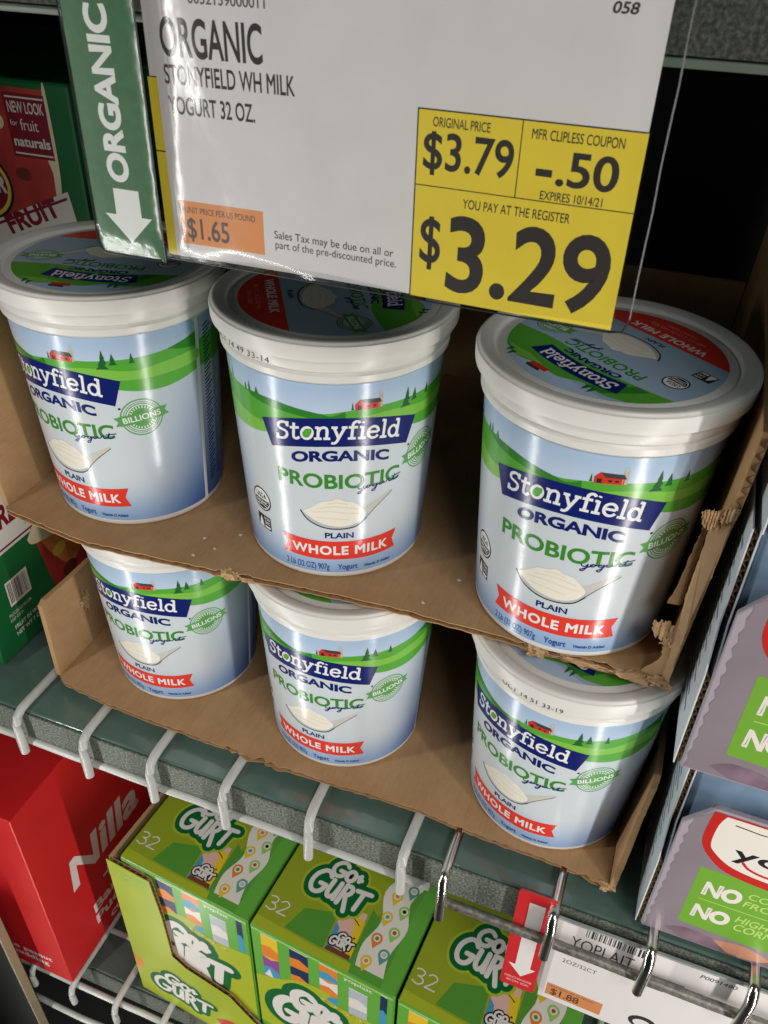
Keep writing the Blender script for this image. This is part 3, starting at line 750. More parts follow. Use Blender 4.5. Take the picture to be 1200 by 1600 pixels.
# torn liner standing off the right wall, a second ply beside it and the ragged ends
LINER = mat('liner_paper', (192, 158, 120), 0.9, 0.15, var=0.08, vscale=120, bump=0.3, bscale=500)
def mm(p): return [(x / 1000, z / 1000) for x, z in p]
sr = mm([(187.4, 5.4), (187.0, 21.1), (187.5, 35.4), (187.5, 47.8), (189.0, 59.3), (190.3, 70.3), (190.3, 82.2), (190.5, 89.4), (190.8, 97.3)]); sl_ = mm([(183.2, 95.0), (183.6, 78.4), (183.3, 68.9), (182.9, 55.2), (183.8, 43.4), (183.8, 28.6), (184.0, 8.7)])
bm = bmesh.new(); prism(bm, jag(sr, 0.0003, 0.002) + jag(sl_, 0.0003, 0.002), lambda u, v, d: (u, -0.0535 - 0.012 * v + d + 0.0005 * math.sin(v * 130), v), 0.0005); mobj('torn_liner', bm, LINER, tu)
pl_ = mm([(181.8, 94.0), (180.4, 77.9), (179.1, 62.3), (176.7, 50.6)]); pr_ = mm([(182.5, 49.1), (182.8, 55.7), (183.2, 69.4), (183.6, 78.9), (183.4, 93.0)])
bm = bmesh.new(); prism(bm, jag(pl_, 0.0004, 0.002) + jag(pr_, 0.0002, 0.002), lambda u, v, d: (u, -0.0500 - 0.45 * (0.1835 - u) + d, v), 0.0005); mobj('torn_liner', bm, CARD, tu)
bm = bmesh.new(); prism(bm, jag(mm([(180.6, 23), (181.0, 17), (178.2, 10), (174.5, 4.4)]), 0.0006, 0.0015) + mm([(184.0, 4.4), (184.2, 15.7), (183.0, 25)]), lambda u, v, d: (u, -0.0510 + 0.2 * (0.184 - u) + d, v), 0.0005); mobj('torn_liner', bm, LINER, tu)
def ripple(name, loc, w, h, seed, n=26, tilt=0.0):   # one ply crushed into fine pleats, ragged on all sides
    bm = bmesh.new(); g = {}
    for i in range(n + 1):
        for k in range(9):
            u, v = i / n * 2 - 1, k / 8 * 2 - 1
            e = 1 + 0.25 * noise.noise(Vector((u * 5, v * 2, seed))); f = 1 + 0.4 * noise.noise(Vector((u * 6, seed, v)))
            x = u * w * e; z = v * h * f * math.sqrt(max(0.15, 1 - u * u)) + tilt * x
            y = 0.0005 * math.sin(i * 1.9 + 1.2 * noise.noise(Vector((u * 3, v * 2, seed)))) + 0.0012 * noise.noise(Vector((u * 2, v * 2, seed + 4))) - 0.0016 * (1 - u * u)
            g[i, k] = bm.verts.new((loc[0] + x, loc[1] + y, loc[2] + z))
    rn = random.Random(seed)
    for i in range(n):
        for k in range(8):
            if k in (0, 7) and rn.random() < .4: continue
            bm.faces.new((g[i, k], g[i + 1, k], g[i + 1, k + 1], g[i, k + 1]))
    bmesh.ops.delete(bm, geom=[v for v in bm.verts if not v.link_faces], context='VERTS')
    o = mobj(name, bm, TORN, tu); q = o.modifiers.new('ply', 'SOLIDIFY'); q.thickness = 0.0003; return o
ripple('torn_edge', (0.1840, -0.0552, 0.0995), 0.0046, 0.0050, 3.3)
ripple('torn_edge', (0.1885, -0.0560, 0.1035), 0.0036, 0.0036, 5.1, 18, 0.5)
ripple('torn_edge', (0.1778, -0.0545, 0.0380), 0.0042, 0.0056, 8.2, 10)
crumple('torn_edge', tu, (0.1815, -0.0525, 0.0290), 0.0022, 13, (.8, .6, 1.6))
crumple('torn_edge', tu, (0.1835, -0.0530, 0.0040), 0.0028, 14, (1.3, .7, .8))
crumple('torn_edge', tu, (0.1875, -0.0535, 0.0020), 0.0018, 21, (1.2, .7, .9))
bm = bmesh.new(); tube(bm, [(0.1690, -0.0510, 0.0008), (0.1730, -0.0516, 0.0006), (0.1790, -0.0513, 0.0010)], 0.0017, 8); mobj('rolled_ply', bm, LINER, tu, smooth=True)
def flute_edge(parent, x0, x1, y, z0, z1, lean, per=0.0052):
    bm = bmesh.new(); prev = None; n = int((z1 - z0) / 0.0005)
    for k in range(n + 1):
        z = z0 + (z1 - z0) * k / n; x = (x0 + x1) / 2 + (x1 - x0) / 2 * math.sin((z - z0) / per * 2 * math.pi) + lean * z
        v = (bm.verts.new((x, y - .0012, z)), bm.verts.new((x, y + .0004, z)))
        if prev: bm.faces.new((prev[0], v[0], v[1], prev[1]))
        prev = v
    return mobj('flute', bm, FLUTE, parent, smooth=True)
flute_edge([c for c in tu.children if c.name.startswith('side_flap')][-1], 0.1842, 0.1868, -0.0552, 0.106, 0.138, 0.050)
crumple('torn_edge', tu, (0.1700, -0.0510, 0.0015), 0.0040, 15, (2.2, .8, .7))
crumple('torn_edge', tu, (0.1270, -0.0515, 0.0020), 0.0038, 16, (1.3, .9, 1.0))
crumple('torn_edge', tu, (0.1480, -0.0510, 0.0012), 0.0022, 17, (3.5, .9, .6))
crumple('torn_edge', tu, (-0.0350, -0.0600, 0.0022), 0.0030, 18, (1.6, .9, .8))
crumple('torn_edge', tu, (-0.0260, -0.0590, 0.0015), 0.0016, 19, (2.2, .9, .8))
# crumbs of paper on the board
for k, (x, y) in enumerate(((-0.062, -0.040), (-0.052, -0.046), (-0.045, -0.030), (-0.060, -0.055), (0.078, -0.02), (0.066, -0.044))):
    c = crumple('crumb', tu, (x, y, Z0 + 0.0004), 0.0006, 30 + k, (1.3, 1, .6), m=mat('white_crumb', (214, 206, 192), 0.9))

# ------------------------------------------------------------------ hanging price sign
SG = inks('sign', 0.55, dict(paper=(222, 219, 218), yellow=(232, 208, 62), black=(50, 47, 45), orange=(226, 148, 92), grey=(92, 86, 84)), var=0.03, vscale=60)
y0 = -0.1
sg = thing('price_sign', 'white and yellow hanging price sign in a clear plastic sleeve', 'price sign', (0.058, y0, 0.33))
a = Art()
a.rect(-19.6, 330.2, 134.2, 440, 'paper', 0)
a.rect(-20.4, 330.4, -17.0, 386.8, 'yellow', 1); a.rect(-20.4, 364.4, -17.0, 364.8, 'black', 2); a.rect(-20.4, 386.5, -17.0, 386.8, 'black', 2)
a.rect(69.6, 329.9, 134.4, 385.6, 'yellow', 1)
for q in ((69.3, 385.4, 134.2, 385.8), (69.3, 364.5, 134.3, 364.8), (100.2, 364.6, 100.5, 385.6), (69.3, 330.0, 69.7, 385.6)): a.rect(*q, 'black', 2)
T = a.text
T('ORGANIC', -14.3, 392.7, 34.4, 10.6, 'black', 2, bold=0.02); T('STONYFIELD WH MILK', -14.2, 385.0, 44.4, 5.5, 'black', 2, bold=0.015); T('YOGURT 32 OZ.', -13.8, 376.4, 30.2, 5.2, 'black', 2, bold=0.015)
T('0052159000011', -3.6, 407.2, 25.2, 2.9, 'grey', 2, bold=0.012); T('058', 119.5, 412.2, 6.5, 2.6, 'black', 2, bold=0.02, shear=0.15); T('STOCKED DAILY', 12, 411.4, 20, 2.2, 'grey', 2)
a.rect(-14.2, 335.0, 17.2, 349.5, 'orange', 1)
T('UNIT PRICE PER US POUND', -12.0, 345.6, 26.2, 2.0, 'grey', 2, bold=0.005); T('$1.65', -11.9, 337.0, 16.0, 7.0, 'grey', 2, bold=0.015)
T('Sales Tax may be due on all or', 21.1, 341.3, 42.2, 2.5, 'black', 2); T('part of the pre-discounted price.', 21.3, 338.0, 43.0, 2.5, 'black', 2)
T('ORIGINAL PRICE', 74.1, 381.2, 17.1, 2.6, 'black', 2, bold=0.01); T('$3.79', 71.6, 369.5, 27.2, 10.3, 'black', 2, bold=0.016)
T('MFR CLIPLESS COUPON', 103.2, 381.0, 25.5, 2.7, 'black', 2, bold=0.008); a.rect(105.5, 371.4, 110.2, 373.4, 'black', 2); T('.50', 111.4, 369.4, 17.2, 9.3, 'black', 2, bold=0.02)
T('EXPIRES 10/14/21', 107.6, 365.2, 17.8, 2.4, 'black', 2, bold=0.01); T('YOU PAY AT THE REGISTER', 84.9, 359.5, 32.2, 2.7, 'black', 2, bold=0.008)
T('$', 72.0, 341.6, 6.8, 14.0, 'black', 2, bold=0.012); T('3.29', 81.0, 333.6, 50.0, 23.4, 'black', 2, bold=0.022)
def paper_warp(x, z): return 0.0009 * math.sin(x * 30 + 0.6)
a.build('paper', lambda u, v, l: Vector((u - 0.058, -l + paper_warp(u, v), v - 0.33)), sg, SG, eps=0.02e-3, cuts=8)


def sleeve(name, parent, x0, x1, z0, z1, org, bul, m, nx=60, nz=40, back=True):
    bm = bmesh.new()
    for s in ((-1, 1) if back else (-1,)):
        g = []
        for i in range(nx + 1):
            for j in range(nz + 1):
                u, v = i / nx, j / nz; x = x0 + (x1 - x0) * u; z = z0 + (z1 - z0) * v
                ed = min(1, min(u, 1 - u, v if z1 < .42 else v) * 14)
                y = s * (0.0022 * ed) + (bul(x, z) * ed if s < 0 else 0.0)
                g.append(bm.verts.new((x - org[0], y, z - org[2])))
        for i in range(nx):
            for j in range(nz):
                q = [g[i * (nz + 1) + j], g[(i + 1) * (nz + 1) + j], g[(i + 1) * (nz + 1) + j + 1], g[i * (nz + 1) + j + 1]]
                bm.faces.new(q if s < 0 else q[::-1])
    o = mobj(name, bm, m, parent, smooth=True)
    return o


def bulge(x, z):
    b = 0.0032 * math.exp(-((x - 0.010 - (0.385 - z) * 0.25) / 0.014) ** 2) * (0.85 + 0.6 * noise.noise(Vector((x * 30, z * 34, 1.7))))
    b += 0.0010 * math.exp(-((z - 0.333) / 0.004) ** 2) * (1 if x < 0.03 else 0.4)
    return -b - 0.0004 * (1 + noise.noise(Vector((x * 22, z * 22, 7))))


sleeve('sleeve', sg, -0.0215, 0.1392, 0.3288, 0.440, (0.058, y0, 0.33), bulge, SLEEVE)
SEAM = mat('clear_seam', (44, 46, 44), 0.35, 0.5)
bm = bmesh.new(); tube(bm, [(0.1392 - 0.058 + random.uniform(-.0002, .0002), 0, 0.0038 + z * 0.0106) for z in range(0, 11)], 0.00028, 6); tube(bm, [(-0.0215 - .058, 0, -0.0012), (0.1345 - .058, 0, -0.0012), (0.1378 - .058, 0, -0.0004), (0.1392 - .058, 0, 0.0038)], 0.00028, 6)
mobj('seam', bm, SEAM, sg, smooth=True)
box('clip', -0.02, 0.02, -0.0016, 0.0195, 0.1030, 0.1100, mat('clip_plastic', (190, 190, 188), 0.4), sg)

# green tag
TG = inks('tag', 0.4, dict(green=(42, 108, 56), white=(226, 228, 224)), var=0.0)
TG['green'] = mat('tag_green_card', (36, 98, 50), 0.45, 0.5, var=0.16, vscale=260)
tg = thing('organic_tag', 'narrow green tag with white vertical lettering and a down arrow, left of the price sign', 'shelf tag', (-0.0318, y0 - 0.0045, 0.33))
a = Art()
a.rect(-45.7, 329.6, -19.5, 440, 'green', 0)
a.text('ORGANIC', -29.2, 354.0, 52.0, 8.4, 'white', 2, bold=0.045, rot=90)
a.poly([(-36.6, 351.8), (-36.8, 343.0), (-41.2, 343.0), (-32.0, 333.8), (-22.6, 343.0), (-26.6, 343.0), (-26.6, 351.8)], 'white', 2)
a.build('card', lambda u, v, l: Vector((u + 0.0318, -l, v - 0.33)), tg, TG, eps=0.02e-3, cuts=4)
sleeve('sleeve', tg, -0.0462, -0.0190, 0.3288, 0.440, (-0.0318, 0, 0.33), lambda x, z: -0.0002 * (1 + 0.6 * noise.noise(Vector((x * 30, z * 30, 4)))), msleeve('clear_sleeve_tag', 0.35), 24, 40)
bm = bmesh.new(); tube(bm, [(-0.0462 + .0318, -.0003, 0.11), (-0.0462 + .0318, -.0003, 0.0022), (-0.0448 + .0318, -.0003, -0.0006), (-0.0430 + .0318, -.0003, -0.0012), (-0.0190 + .0318, -.0003, -0.0012), (-0.0190 + .0318, -.0003, 0.11)], 0.0003, 6); mobj('seam', bm, SEAM, tg, smooth=True)

# ------------------------------------------------------------------ chrome label holder, price label, red tag
CHROME = mat('chrome', (214, 212, 206), 0.2, 0.5, metal=1.0, var=0.05, vscale=60)
GALV = mat('galvanised', (138, 136, 128), 0.5, 0.5, metal=0.75, var=0.35, vscale=420, bump=0.4, bscale=500)
lh = thing('label_holder', 'chrome hooks with a grey speckled bar across the white shelf label', 'label holder', (0.18, -0.093, -0.006))
for x in (0.1028, 0.1645, 0.2160, 0.2670):
    dx = x - 0.18; bm = bmesh.new()
    tube(bm, smoothpath([(dx, 0.10, 0), (dx, 0.03, 0), (dx, 0.008, 0.0), (dx + .0002, 0.0025, -0.0014), (dx + .0004, 0.0002, -0.006), (dx + .0006, -0.0004, -0.016), (dx + .0006, 0.0, -0.0375)], 3), 0.0030, 14); mobj('hook', bm, CHROME, lh, smooth=True)
bm = bmesh.new(); tube(bm, [(-0.0775 + i * 0.0068, 0.0052, -0.0285 - 0.0002 * i + random.uniform(-.0003, .0003)) for i in range(29)], 0.0029, 10); mobj('bar', bm, GALV, lh, smooth=True)

PL = inks('shelf_label', 0.5, dict(paper=(214, 210, 208), black=(40, 38, 38), orange=(196, 128, 78), brown=(96, 58, 34), grey=(110, 108, 106)))
pl = thing('shelf_label', 'white shelf price label with barcode behind the chrome hooks', 'price label', (0.22, -0.0834, -0.06))
a = Art(); a.poly([(166.6, -16.6), (168.0, -107), (330, -107), (330, -16.6)], 'paper', 0)
a.bars(184, -26.0, 216.5, -18.4, 'black', 1, 46, 4)
a.text('YOPLAIT', 177.4, -41.0, 34.5, 11.0, 'black', 1, bold=-0.005); a.text('2OZ/32CT', 176.0, -60.2, 19.6, 3.9, 'black', 1)
a.rect(171.6, -102.2, 204.8, -88.4, 'orange', 1); a.text('$1.88', 174.6, -100.2, 17, 7.0, 'brown', 2, bold=0.02); a.text('UNIT PRICE PER US POUND', 173, -92.0, 27, 1.6, 'brown', 2)
a.text('P0091480', 244.6, -25.2, 18.4, 3.4, 'black', 1, bold=0.01, shear=0.1)
a.disc(228, -92, 8, 7.0, 'black', 1); a.disc(228, -93, 5.2, 4.2, 'paper', 2); a.ring(241, -96, 6, 6, 1.8, 'black', 1)
for k in range(4): a.rect(222, -40 - 4 * k, 240 - 3 * k, -38.6 - 4 * k, 'grey', 1)
a.build('paper', lambda u, v, l: Vector((u - 0.22, -l + 0.0005 * math.sin(u * 50), v + 0.06)), pl, PL, cuts=6)
bm = bmesh.new(); bx(bm, -0.0536, 0.11, -0.0012 + .0008 - .0016, -0.0004, 0.0446, 0.0462); mobj('holder_strip', bm, mat('strip_plastic', (150, 160, 156), 0.2, 0.6), pl)

RTI = inks('red_tag', 0.3, dict(red=(196, 42, 46), white=(222, 216, 214), pink=(236, 170, 168)))
rt = thing('arrow_tag', 'red plastic tag with a white down arrow clipped beside the shelf label', 'shelf tag', (0.155, -0.0858, -0.05))
a = Art(); rr = []
def rrect(x0, z0, x1, z1, r, n=6):
    o = []
    for cx, cz, a0 in ((x1 - r, z1 - r, 0), (x0 + r, z1 - r, 90), (x0 + r, z0 + r, 180), (x1 - r, z0 + r, 270)):
        o += [(cx + r * math.cos(R(a0 + 90 * i / n)), cz + r * math.sin(R(a0 + 90 * i / n))) for i in range(n + 1)]
    return o
bm = bmesh.new(); prism(bm, [(x / 1000 - .155, z / 1000 + .05) for x, z in rrect(144.2, -102.8, 165.2, 0.6, 2.4)], lambda u, v, d: (u, d, v), 0.0009); mobj('plate', bm, RTI['red'], rt)
a.poly([(151.0, -8.6), (151.0, -76.8), (147.0, -76.8), (155.6, -88.6), (163.2, -76.8), (160.0, -76.8), (160.0, -8.6)], 'white', 1)
a.text('MERCHANDISE', 154.6, -93.6, 16.5, 2.3, 'pink', 1, bold=0.02, align='c'); a.text('BELOW SIGN', 154.6, -97.6, 13.5, 2.3, 'pink', 1, bold=0.02, align='c')
a.build('print', lambda u, v, l: Vector((u - 0.155, -0.00006 - l, v + 0.05)), rt, RTI)

# ------------------------------------------------------------------ cartons on the right
CI = inks('carton', 0.32, dict(lilac=(158, 142, 152), lilac_dark=(122, 104, 118), white=(226, 226, 226), blue=(172, 198, 218), deep=(64, 92, 132), green=(112, 166, 52), lime=(182, 214, 112), red=(190, 34, 28), black=(24, 24, 26), grey=(160, 160, 166), peach=(196, 140, 112), cream=(228, 222, 212)))
CI['lilac'] = mat('carton_lilac_print', (136, 125, 132), 0.32, 0.5, var=0.10, vscale=22)
CI['lilac_dark'] = mat('carton_fruit_print', (116, 96, 110), 0.32, 0.5, var=0.4, vscale=55)
SIDEP = mat('carton_side_print', (206, 216, 222), 0.35, 0.5, var=0.10, vscale=26)
INNER = mat('inner_pack', (128, 152, 176), 0.3, 0.5, var=0.45, vscale=24)


def flute_strip(parent, x0, x1, y, z0, z1, per=0.0052, depth=0.004):
    bm = bmesh.new(); prev = None; n = int((z1 - z0) / 0.0005)
    for k in range(n + 1):
        z = z0 + (z1 - z0) * k / n; x = (x0 + x1) / 2 + (x1 - x0) / 2 * math.sin((z - z0) / per * 2 * math.pi)
        v = (bm.verts.new((x, y, z)), bm.verts.new((x, y + depth, z)))
        if prev: bm.faces.new((prev[0], v[0], v[1], prev[1]))
        prev = v
    return mobj('flute', bm, FLUTE, parent, smooth=True)


def yog_carton(z, label, dx=0.0, logo=True):
    c = thing('yogurt_carton', label, 'carton', (0.2055 + dx, -0.0785, z), 0, 'lilac yogurt cartons stacked on the right')
    X = 0.2055
    box('inner_pack', 0.0042, 0.20, 0.012, 0.22, 0.0006, 0.1235, INNER, c, 0.002)
    # side wall: two liners with flutes between; the upper front corner is cut back
    for nm, xx in (('side_wall', 0.0), ('side_wall', 0.0031)):
        bm = bmesh.new(); prism(bm, [(0.0012, 0.0), (0.0012, 0.056), (0.0100, 0.078), (0.0105, 0.1245), (0.22, 0.1245), (0.22, 0.0)], lambda u, v, d: (xx + d, u, v), 0.0006); sw = mobj(nm, bm, SIDEP, c)
    flute_strip(c, 0.0009, 0.0029, 0.0020, 0.0, 0.056); flute_strip(c, 0.0009, 0.0029, 0.0112, 0.078, 0.124)
    bm = bmesh.new()
    for k in range(16): bx(bm, -0.0003, -0.0001, 0.018 + 0.004 * (k % 3), 0.05 + 0.013 * ((k * 5) % 7), 0.016 + k * 0.0062, 0.0176 + k * 0.0062)
    mobj('small_print', bm, mat('side_print_grey', (150, 168, 182), 0.4), c)
    # front panel
    sc = [(4.2 + 1.1 * (k % 2) + random.uniform(-.3, .3) + (k / 26) * 3.0, 1.6 + k * 4.05) for k in range(27)]
    fpts = [(3.4, 0.0), (155, 0.0), (155, 106), (16.5, 108.5), (14.5, 108.0), (12.6, 104.5), (3.4, 92)]
    bm = bmesh.new(); prism(bm, [(u / 1000, v / 1000) for u, v in fpts], lambda u, v, d: (u, d, v), 0.003); fp = mobj('front_panel', bm, [mat('carton_edge_print', (164, 154, 164), 0.35)], c, bevel=0.0006)
    a = Art()
    lf = [(p[0], p[1]) for p in sc if p[1] < 97]
    a.poly([(4.4, 1.0), (154, 1.0), (154, 104)] + [(16.8, 107.0), (15, 106.6), (13, 103.4), (lf[-1][0], 98.5)] + lf[::-1], 'lilac', 1)
    a.poly(sm((14, 6), (22, 11), (36, 10), (54, 4), (80, 8), (120, 3), (150, 8), (154, 1), (90, 1), (14, 1))[:-1], 'lilac_dark', 2); a.poly(sm((38, 9), (52, 12), (66, 7), (58, 2), (44, 2))[:-1], 'peach', 3)
    a.poly([(18.6, 64.5), (18.6, 16.0)] + sm((18.6, 16.0), (62, 13.6), (110, 13.6), (154, 16))[1:] + [(154, 64.5)], 'green', 3)
    a.text('NO', 23.4, 43.6, 17.8, 11.4, 'cream', 5, bold=0.06, shear=0.05); a.text('NO', 22.8, 23.4, 17.8, 11.2, 'cream', 5, bold=0.06, shear=0.05)
    a.rect(23.6, 39.4, 120, 39.9, 'lime', 5)
    a.text('COLORS', 43.2, 51.6, 26, 4.9, 'lime', 5, bold=0.012, shear=0.15); a.text('FROM ARTIFICIAL', 42.8, 44.6, 56, 4.9, 'lime', 5, bold=0.012, shear=0.15)
    a.text('HIGH FRUCTOSE', 43.0, 30.2, 48, 5.6, 'lime', 5, bold=0.012, shear=0.15); a.text('CORN SYRUP', 43.4, 23.4, 40, 5.8, 'lime', 5, bold=0.012, shear=0.15)
    out = sm((14.9, 106.8), (14.2, 96), (14.6, 84), (19.4, 74.6), (30, 66), (50, 62.6), (75, 62.6), (98, 68), (108, 80), (111, 95), (110, 105))
    a.poly(out + [(110, 105.6)], 'red', 6)
    inn = sm((20.6, 105.6), (18.6, 98), (18.6, 84), (22.4, 77.4), (32, 70.8), (50, 68.0), (75, 68), (95, 72.6), (103, 82), (105.6, 95), (104.5, 104.6))
    a.poly(inn, 'cream', 7)
    a.stroke([(25, 101.6), (36, 100.6), (50, 101)], 0.7, 'black', 8, cap=False)
    a.text('yoplait', 29.2, 78.6, 62, 9.6, 'black', 8, bold=0.02)
    a.stroke(sm((34.6, 77.2), (38, 73.8), (45, 71.8), (54, 72.2), (62, 75)), 1.5, 'red', 8)
    a.build('front_print', lambda u, v, l: Vector((u, -0.00012 - l, v)), fp, CI, eps=0.02e-3)
    bm = bmesh.new(); prev = None
    for k in range(300):
        x = 0.0135 + k * 0.0004; zz = 0.1077 - 0.00002 * k; v = None
        y = 0.0015 + 0.0011 * math.sin(k * 0.0004 / 0.0052 * 2 * math.pi); v = (bm.verts.new((x, y, zz + .0009)), bm.verts.new((x, y, zz - 0.003)))
        if prev: bm.faces.new((prev[0], v[0], v[1], prev[1]))
        prev = v
    mobj('flute', bm, FLUTE, fp)
    return c


yog_carton(0.0 - 0.004, 'lilac yogurt carton at the bottom of the right stack, two NO lines readable')
yog_carton(0.1250, 'lilac yogurt carton stacked second, its green panel cut by the right edge', -0.009)
yog_carton(0.2540, 'lilac carton on top of the right stack, just a pink corner showing', -0.007)

# ------------------------------------------------------------------ fruit boxes on the left
FI = inks('fruit_box', 0.35, dict(green=(18, 104, 52), dgreen=(14, 74, 34), white=(212, 208, 200), red=(176, 40, 44), dred=(124, 22, 36), orange=(214, 112, 58), peach=(226, 158, 92), yellow=(222, 190, 70), black=(26, 24, 24), cream=(222, 206, 176), brown=(110, 42, 34)))
FGREEN = mat('fruit_box_board', (18, 98, 50), 0.35, 0.5, var=0.1, vscale=30)
FI['red'] = mat('fruit_red_print', (170, 52, 46), 0.4, 0.5, var=0.3, vscale=40)
FI['peach'] = mat('fruit_peach_print', (206, 128, 72), 0.4, 0.5, var=0.4, vscale=90)
fb = thing('fruit_cup_box', 'green fruit cup box with a barcode standing beside the lower yogurt tray', 'food box', (-0.228, -0.055, -0.004), 0, 'green and red fruit cup boxes')
box('carton', -0.16, 0.0, 0, 0.345, 0, 0.1508, FGREEN, fb, 0.0012)
a = Art()   # u = y in mm from the front corner, v = z
a.rect(0, 80.5, 190, 150, 'white', 1); a.rect(0, 82.6, 190, 84.2, 'dred', 2)
a.text('PURE.', 10, 97.5, 38, 17, 'dred', 3, bold=0.04, shear=0.12); a.text('IN A CUP', 50, 88.5, 28, 6.5, 'dred', 3, shear=0.12)
a.poly([(-0.0 + 19.6, 38), (40.6, 38), (40.6, 58.5), (19.6, 58.5)], 'white', 2); a.bars(21, 40, 39.4, 57, 'black', 3, 40, 9)
a.text('PROCESSED IN USA', 16, 30.5, 22, 2.6, 'white', 3); a.text('KEEP COOL', 16, 26.5, 13, 2.4, 'white', 3); a.text('FRUIT IN WATER', 18, 18.5, 32, 3.4, 'white', 3, bold=0.02); a.text('NET WT 7 OZ', 18, 12.5, 26, 3.4, 'white', 3, bold=0.02)
a.poly(sm((53, 82), (57, 54), (62, 22), (68, 10), (92, 10), (100, 20), (108, 56), (114, 86))[:], 'red', 3); a.poly(sm((59, 68), (66, 52), (80, 32), (94, 36), (102, 54), (100, 70), (80, 76))[:-1], 'peach', 4)
a.poly(sm((48, 76), (53, 69), (80, 64), (108, 68), (114, 78), (108, 84), (80, 80), (53, 85))[:-1], 'cream', 5); a.stroke(sm((62, 16), (80, 12), (96, 16)), 3, 'cream', 5)
a.disc(74, 50, 7, 5, 'yellow', 6); a.disc(90, 48, 6, 8, 'orange', 6); a.disc(80, 28, 8, 6, 'brown', 6); a.disc(70, 94, 14, 12, 'orange', 4)
a.build('side_print', lambda u, v, l: Vector((0.0001 + l, u, v)), fb, FI)

fu = thing('fruit_cup_box', 'dark red and green fruit naturals box standing in shade at the back left', 'food box', (-0.207, 0.09, 0.147), 0, 'green and red fruit cup boxes')
box('carton', -0.20, 0.0, 0, 0.20, 0, 0.195, FGREEN, fu, 0.002)
a = Art()
a.poly([(-200, 30), (-13, 30)] + sm((-13, 30), (-15, 80), (-24, 110), (-17, 140), (-16.5, 190))[1:] + [(-200, 190)], 'red', 1)
a.poly(sm((-24, 110), (-17, 140), (-16.5, 190), (-19, 190), (-20, 170), (-26, 160), (-21, 140))[:-1], 'cream', 2)
a.rect(-49, 150.5, -18.6, 187, 'dred', 3); a.rect(-47.5, 184.2, -19.4, 185.2, 'white', 4); a.rect(-47.5, 152.2, -19.4, 153.2, 'white', 4)
a.text('NEW LOOK', -46.8, 176, 26.4, 6.4, 'white', 4, bold=0.02); a.text('for', -47.0, 168.6, 5.4, 3.2, 'white', 4); a.text('fruit', -39.6, 166.4, 13, 6.4, 'white', 4); a.text('naturals', -46.8, 156.8, 26.8, 6.0, 'white', 4, bold=0.03)
a.disc(-86, 130, 30, 24, 'black', 3); a.disc(-86, 130, 28, 22, 'yellow', 4); a.disc(-86, 130, 25.4, 19.6, 'dred', 5); a.text('R', -69, 126, 8, 11, 'white', 6, bold=0.04)
a.disc(-58, 170, 6, 5, 'cream', 3); a.disc(-34, 118, 4, 5, 'peach', 3); a.disc(-45, 140, 6, 4, 'brown', 2)
a.poly([(-120, 66), (-10, 112), (-13.5, 133), (-120, 90)], 'white', 5); a.poly([(-120, 87), (-15, 127.6), (-15, 129.4), (-120, 88.8)], 'dred', 6); a.text('FRUIT', -65, 99.5, 47, 12, 'dred', 6, bold=0.04, rot=22)
a.build('front_print', lambda u, v, l: Vector((u, -0.0001 - l, v)), fu, FI)
box('end_flap', 0.0006, 0.0016, 0.004, 0.19, 0.03, 0.192, mat('fruit_flap', (20, 92, 44), 0.25, 0.5), fu, 0.0004)

# ------------------------------------------------------------------ red box at lower left
RED = mat('red_board', (206, 34, 36), 0.34, 0.5, var=0.05, vscale=12)
NI = {'white': mat('red_box_white', (224, 216, 212), 0.4), 'edge': mat('red_box_edge', (214, 120, 104), 0.5)}
rb = thing('pudding_box', 'bright red banana pudding box with white slanted lettering at lower left', 'food box', (-0.226, -0.095, -0.3812))
box('carton', -0.18, 0.0, 0, 0.20, 0, 0.2500, RED, rb, 0.0010)
a = Art()
a.text('Nilla', 31.5, 101.5, 98, 39, 'white', 1, bold=0.035, shear=0.12)
a.rect(66, 72, 82, 74.6, 'white', 1); a.rect(72.8, 66, 75.6, 80, 'white', 1)
a.text('Banana', 46, 42, 72, 13, 'white', 1, bold=0.03); a.text('Pudding', 45, 25, 76, 13, 'white', 1, bold=0.03); a.text('cups', 62, 8, 34, 11, 'white', 1, bold=0.03)
a.build('side_print', lambda u, v, l: Vector((0.0001 + l, u, v)), rb, NI)
a = Art(); a.text('into peanut', -70, 26.5, 54, 7.6, 'white', 1, bold=0.03, sp=1.1); a.text('pudding', -62, 15.5, 40, 7.6, 'white', 1, bold=0.03, sp=1.1)
a.build('front_print', lambda u, v, l: Vector((u, -0.0001 - l, v)), rb, NI)

# ------------------------------------------------------------------ green yogurt-tube boxes and their display tray
GI = inks('tube_box', 0.28, dict(lime=(168, 180, 44), olive=(146, 160, 40), green=(84, 146, 52), mid=(100, 168, 64), dark=(14, 98, 48), white=(222, 216, 210), pale=(226, 220, 208), yellow=(226, 190, 44), orange=(222, 128, 50), red=(196, 62, 48), blue=(70, 150, 184), navy=(38, 52, 84), purple=(142, 76, 150), pink=(222, 178, 164), grey=(178, 184, 188), teal=(92, 150, 142), black=(36, 34, 34), mint=(150, 196, 100)))


def gologo(a, x, y, w, h, l, two=True, big=1.0, dot=True):
    """white comic letters on a dark green blot with a lime edge, letters GO over GURT"""
    wd = h * 0.108 * big
    for m, g, ll in (('lime', h * .34, l), ('dark', h * .22, l + 1), ('white', 0.0, l + 2)):
        a.strokes(COMIC, 'GURT', x, y, w, h * .62, wd, m, ll, shear=0.12, cap=True, grow=g)
        if two: a.strokes(COMIC, 'GO*', x + w * .24, y + h * .56, w * .56, h * .40, wd * .92, m, ll + 0.4, shear=0.12, cap=True, grow=g)


